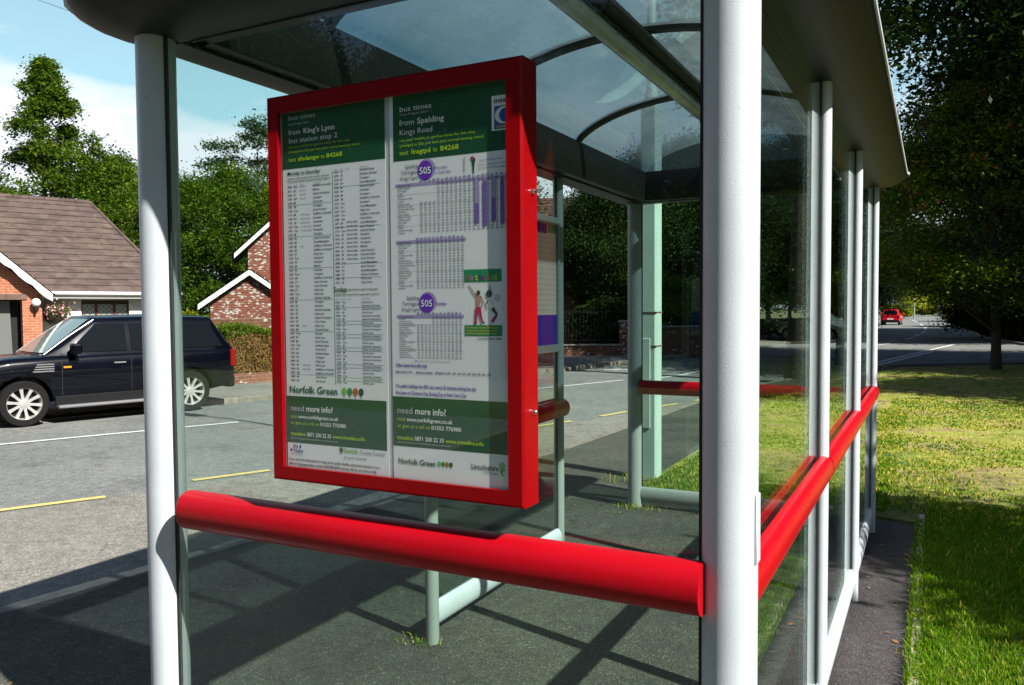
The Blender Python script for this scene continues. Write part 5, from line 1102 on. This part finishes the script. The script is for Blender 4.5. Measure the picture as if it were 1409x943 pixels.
    if S.get('step'):
        for sd in (-1,1):
            mb=MB(); mb.bbox((S['wr']*1.3,sd*(hw+.05)-.07,S['sill']-.10),(WB-S['wr']*1.25,sd*(hw+.05)+.07,S['sill']-.05),'silver_trim',.015); mb.build('running_board',root)
    # door seams, handles, mirrors, lamps
    for sd in (-1,1):
        for x in S['seams']:
            mb=MB(); pz=[zb(x)+.12,zb(x)+(zt(x)-zb(x))*.35,zb(x)+(zt(x)-zb(x))*.62,zt(x)-.10]; py=[.977,.986,1.001,.986]
            for k in range(3): 
                y0,y1=ww(x)*py[k]*sd,ww(x)*py[k+1]*sd; mb.add([(x-.004,y0+sd*.0015,pz[k]),(x+.004,y0+sd*.0015,pz[k]),(x+.004,y1+sd*.0015,pz[k+1]),(x-.004,y1+sd*.0015,pz[k+1])],[(0,1,2,3)],'black_rubber')
            mb.build('door_seam',root)
        for x in S['handles']:
            mb=MB(); z=zt(x)-.17; mb.bbox((x-.10,sd*ww(x)-.012,z-.014),(x+.10,sd*ww(x)+.028,z+.014),'silver_trim',.008); mb.build('door_handle',root)
        mx_=S['mirror']; mb=MB(); mb.bbox((mx_-.07,sd*(hw+.10)-.10,zt(mx_)+.02),(mx_+.09,sd*(hw+.10)+.09,zt(mx_)+.20),paint,.035,seg=2); mb.bbox((mx_-.02,sd*(hw-.06)-.08,zt(mx_)-.0),(mx_+.04,sd*(hw-.06)+.08,zt(mx_)+.05),'car_trim',.01); m_=mb.build('wing_mirror',root)
        mb=MB(); mb.bbox((xr-.012,sd*hw*.80-.10*1,S['sill']+.42),(xr+.10,sd*hw*.80+.135,zt(xr+.1)-.02),'lamp_red',.02); mb.build('tail_light',root)
        mb=MB(); mb.bbox((xf-.24,sd*hw*.76-.16,.66),(xf-.05,sd*hw*.76+.14,.80),'lamp_clear',.03); mb.build('headlight',root)
        if S.get('vent'):
            x0,x1=S['vent']; mb=MB(); z=zt(x0)-.25
            for k in range(4): mb.bbox((x0,sd*ww(x0)*.998-.01,z+k*.038),(x1-.02*k,sd*ww(x0)*.998+.012,z+k*.038+.02),'silver_trim',.004)
            mb.build('side_vent',root); mb=MB(); mb.bbox((x0-.26,sd*ww(x0)-.005,z+.05),(x0-.14,sd*ww(x0)+.008,z+.08),'lamp_orange',.003); mb.build('side_repeater',root)
    if S.get('bright'):                     # bright windscreen pillar strips
        for sd in (-1,1):
            mb=MB(); z0=zt(g['xb1'])+.03; a=Vector((g['xb1']-.02,sd*hw*.80,z0)); b=Vector((g['xt1']+.01,sd*hw*(g['tum']+.005),g['zr']-.06)); mb.tube([a,a.lerp(b,.5)+Vector((.01,sd*.008,.012)),b],.010,'silver_trim',6); mb.build('pillar_trim',root)
        mb=MB(); mb.bbox((g['xb1']-.62,.15,zt(g['xb1'])-.05),(g['xb1']-.50,.62,zt(g['xb1'])+.12),'leather',.03); mb.build('seat_back',root)
    mb=MB(); mb.bbox((xr-.03,-.26,S['sill']+.28),(xr+.02,.26,S['sill']+.39),'trim_white',.004); mb.build('number_plate',root)
    return root
SUV=dict(wb=2.745,rear=.92,front=.86,w=1.93,wr=.372,sill=.36,top=([-.93,-.91,-.6,1.6,2.35,2.9,3.35,3.6,3.61],[1.10,1.13,1.15,1.14,1.12,1.10,1.03,.88,.80]),
 gh=dict(xb0=-.89,xt0=-.52,xt1=1.58,xb1=2.42,zr=1.78,tum=.72),win=[(-.66,.10,-.44,.10),(.18,1.02,.18,1.02),(1.10,2.08,1.10,1.58)],spokes=10,step=True,seams=(.14,1.06,2.18),handles=(.30,1.26),mirror=1.98,vent=(2.30,2.62),bright=True)
suv=make_car('parked_suv','large dark blue-black off-road car parked facing left in front of the bungalow',SUV,'paint_navy'); suv['category']='car'
Pf=G(35,588,ZR_); v_=ray(262,500); dv=Vector((v_.x,v_.y)).normalized(); sc=.95; b_=dv.dot(Pf.xy); c_=Pf.xy.length_squared-(2.745*sc)**2
t_=b_+math.sqrt(max(0,b_*b_-c_)); Pr=dv*t_; hd_=(Pf.xy-Pr).normalized(); left=Vector((-hd_.y,hd_.x)); ctr=Pr-left*(1.93/2-.13+.11)*sc
suv.location=(ctr.x,ctr.y,ZR_+.004); suv.rotation_euler=(0,0,math.atan2(hd_.y,hd_.x)); suv.scale=(sc,sc,sc)
HB=dict(wb=2.5,rear=.68,front=.80,w=1.72,wr=.31,sill=.24,top=([-.7,-.68,-.4,1.4,2.2,2.9,3.2,3.3],[.90,.93,.96,.94,.92,.82,.70,.58]),
 gh=dict(xb0=-.66,xt0=-.20,xt1=1.35,xb1=2.15,zr=1.46,tum=.66),win=[(-.28,.45,-.02,.45),(.53,1.75,.53,1.32)],spokes=7,seams=(.5,1.7),handles=(.66,),mirror=1.72)
rc=make_car('parked_car','small red hatchback parked at the left of the distant road, seen from behind',HB,'paint_red')
x,y=at(1226,76); rc.location=(x,y,ZR_); rc.rotation_euler=(0,0,R(88))
wc=make_car('parked_car','silver car glimpsed through the first back pane beside the tree trunk',HB,'paint_silver')
x,y=at(1098,40); wc.location=(x,y,-.02); wc.rotation_euler=(0,0,R(-30))
for o in list(bpy.data.objects):
    if o.name.startswith('seat_back'): bpy.data.objects.remove(o)
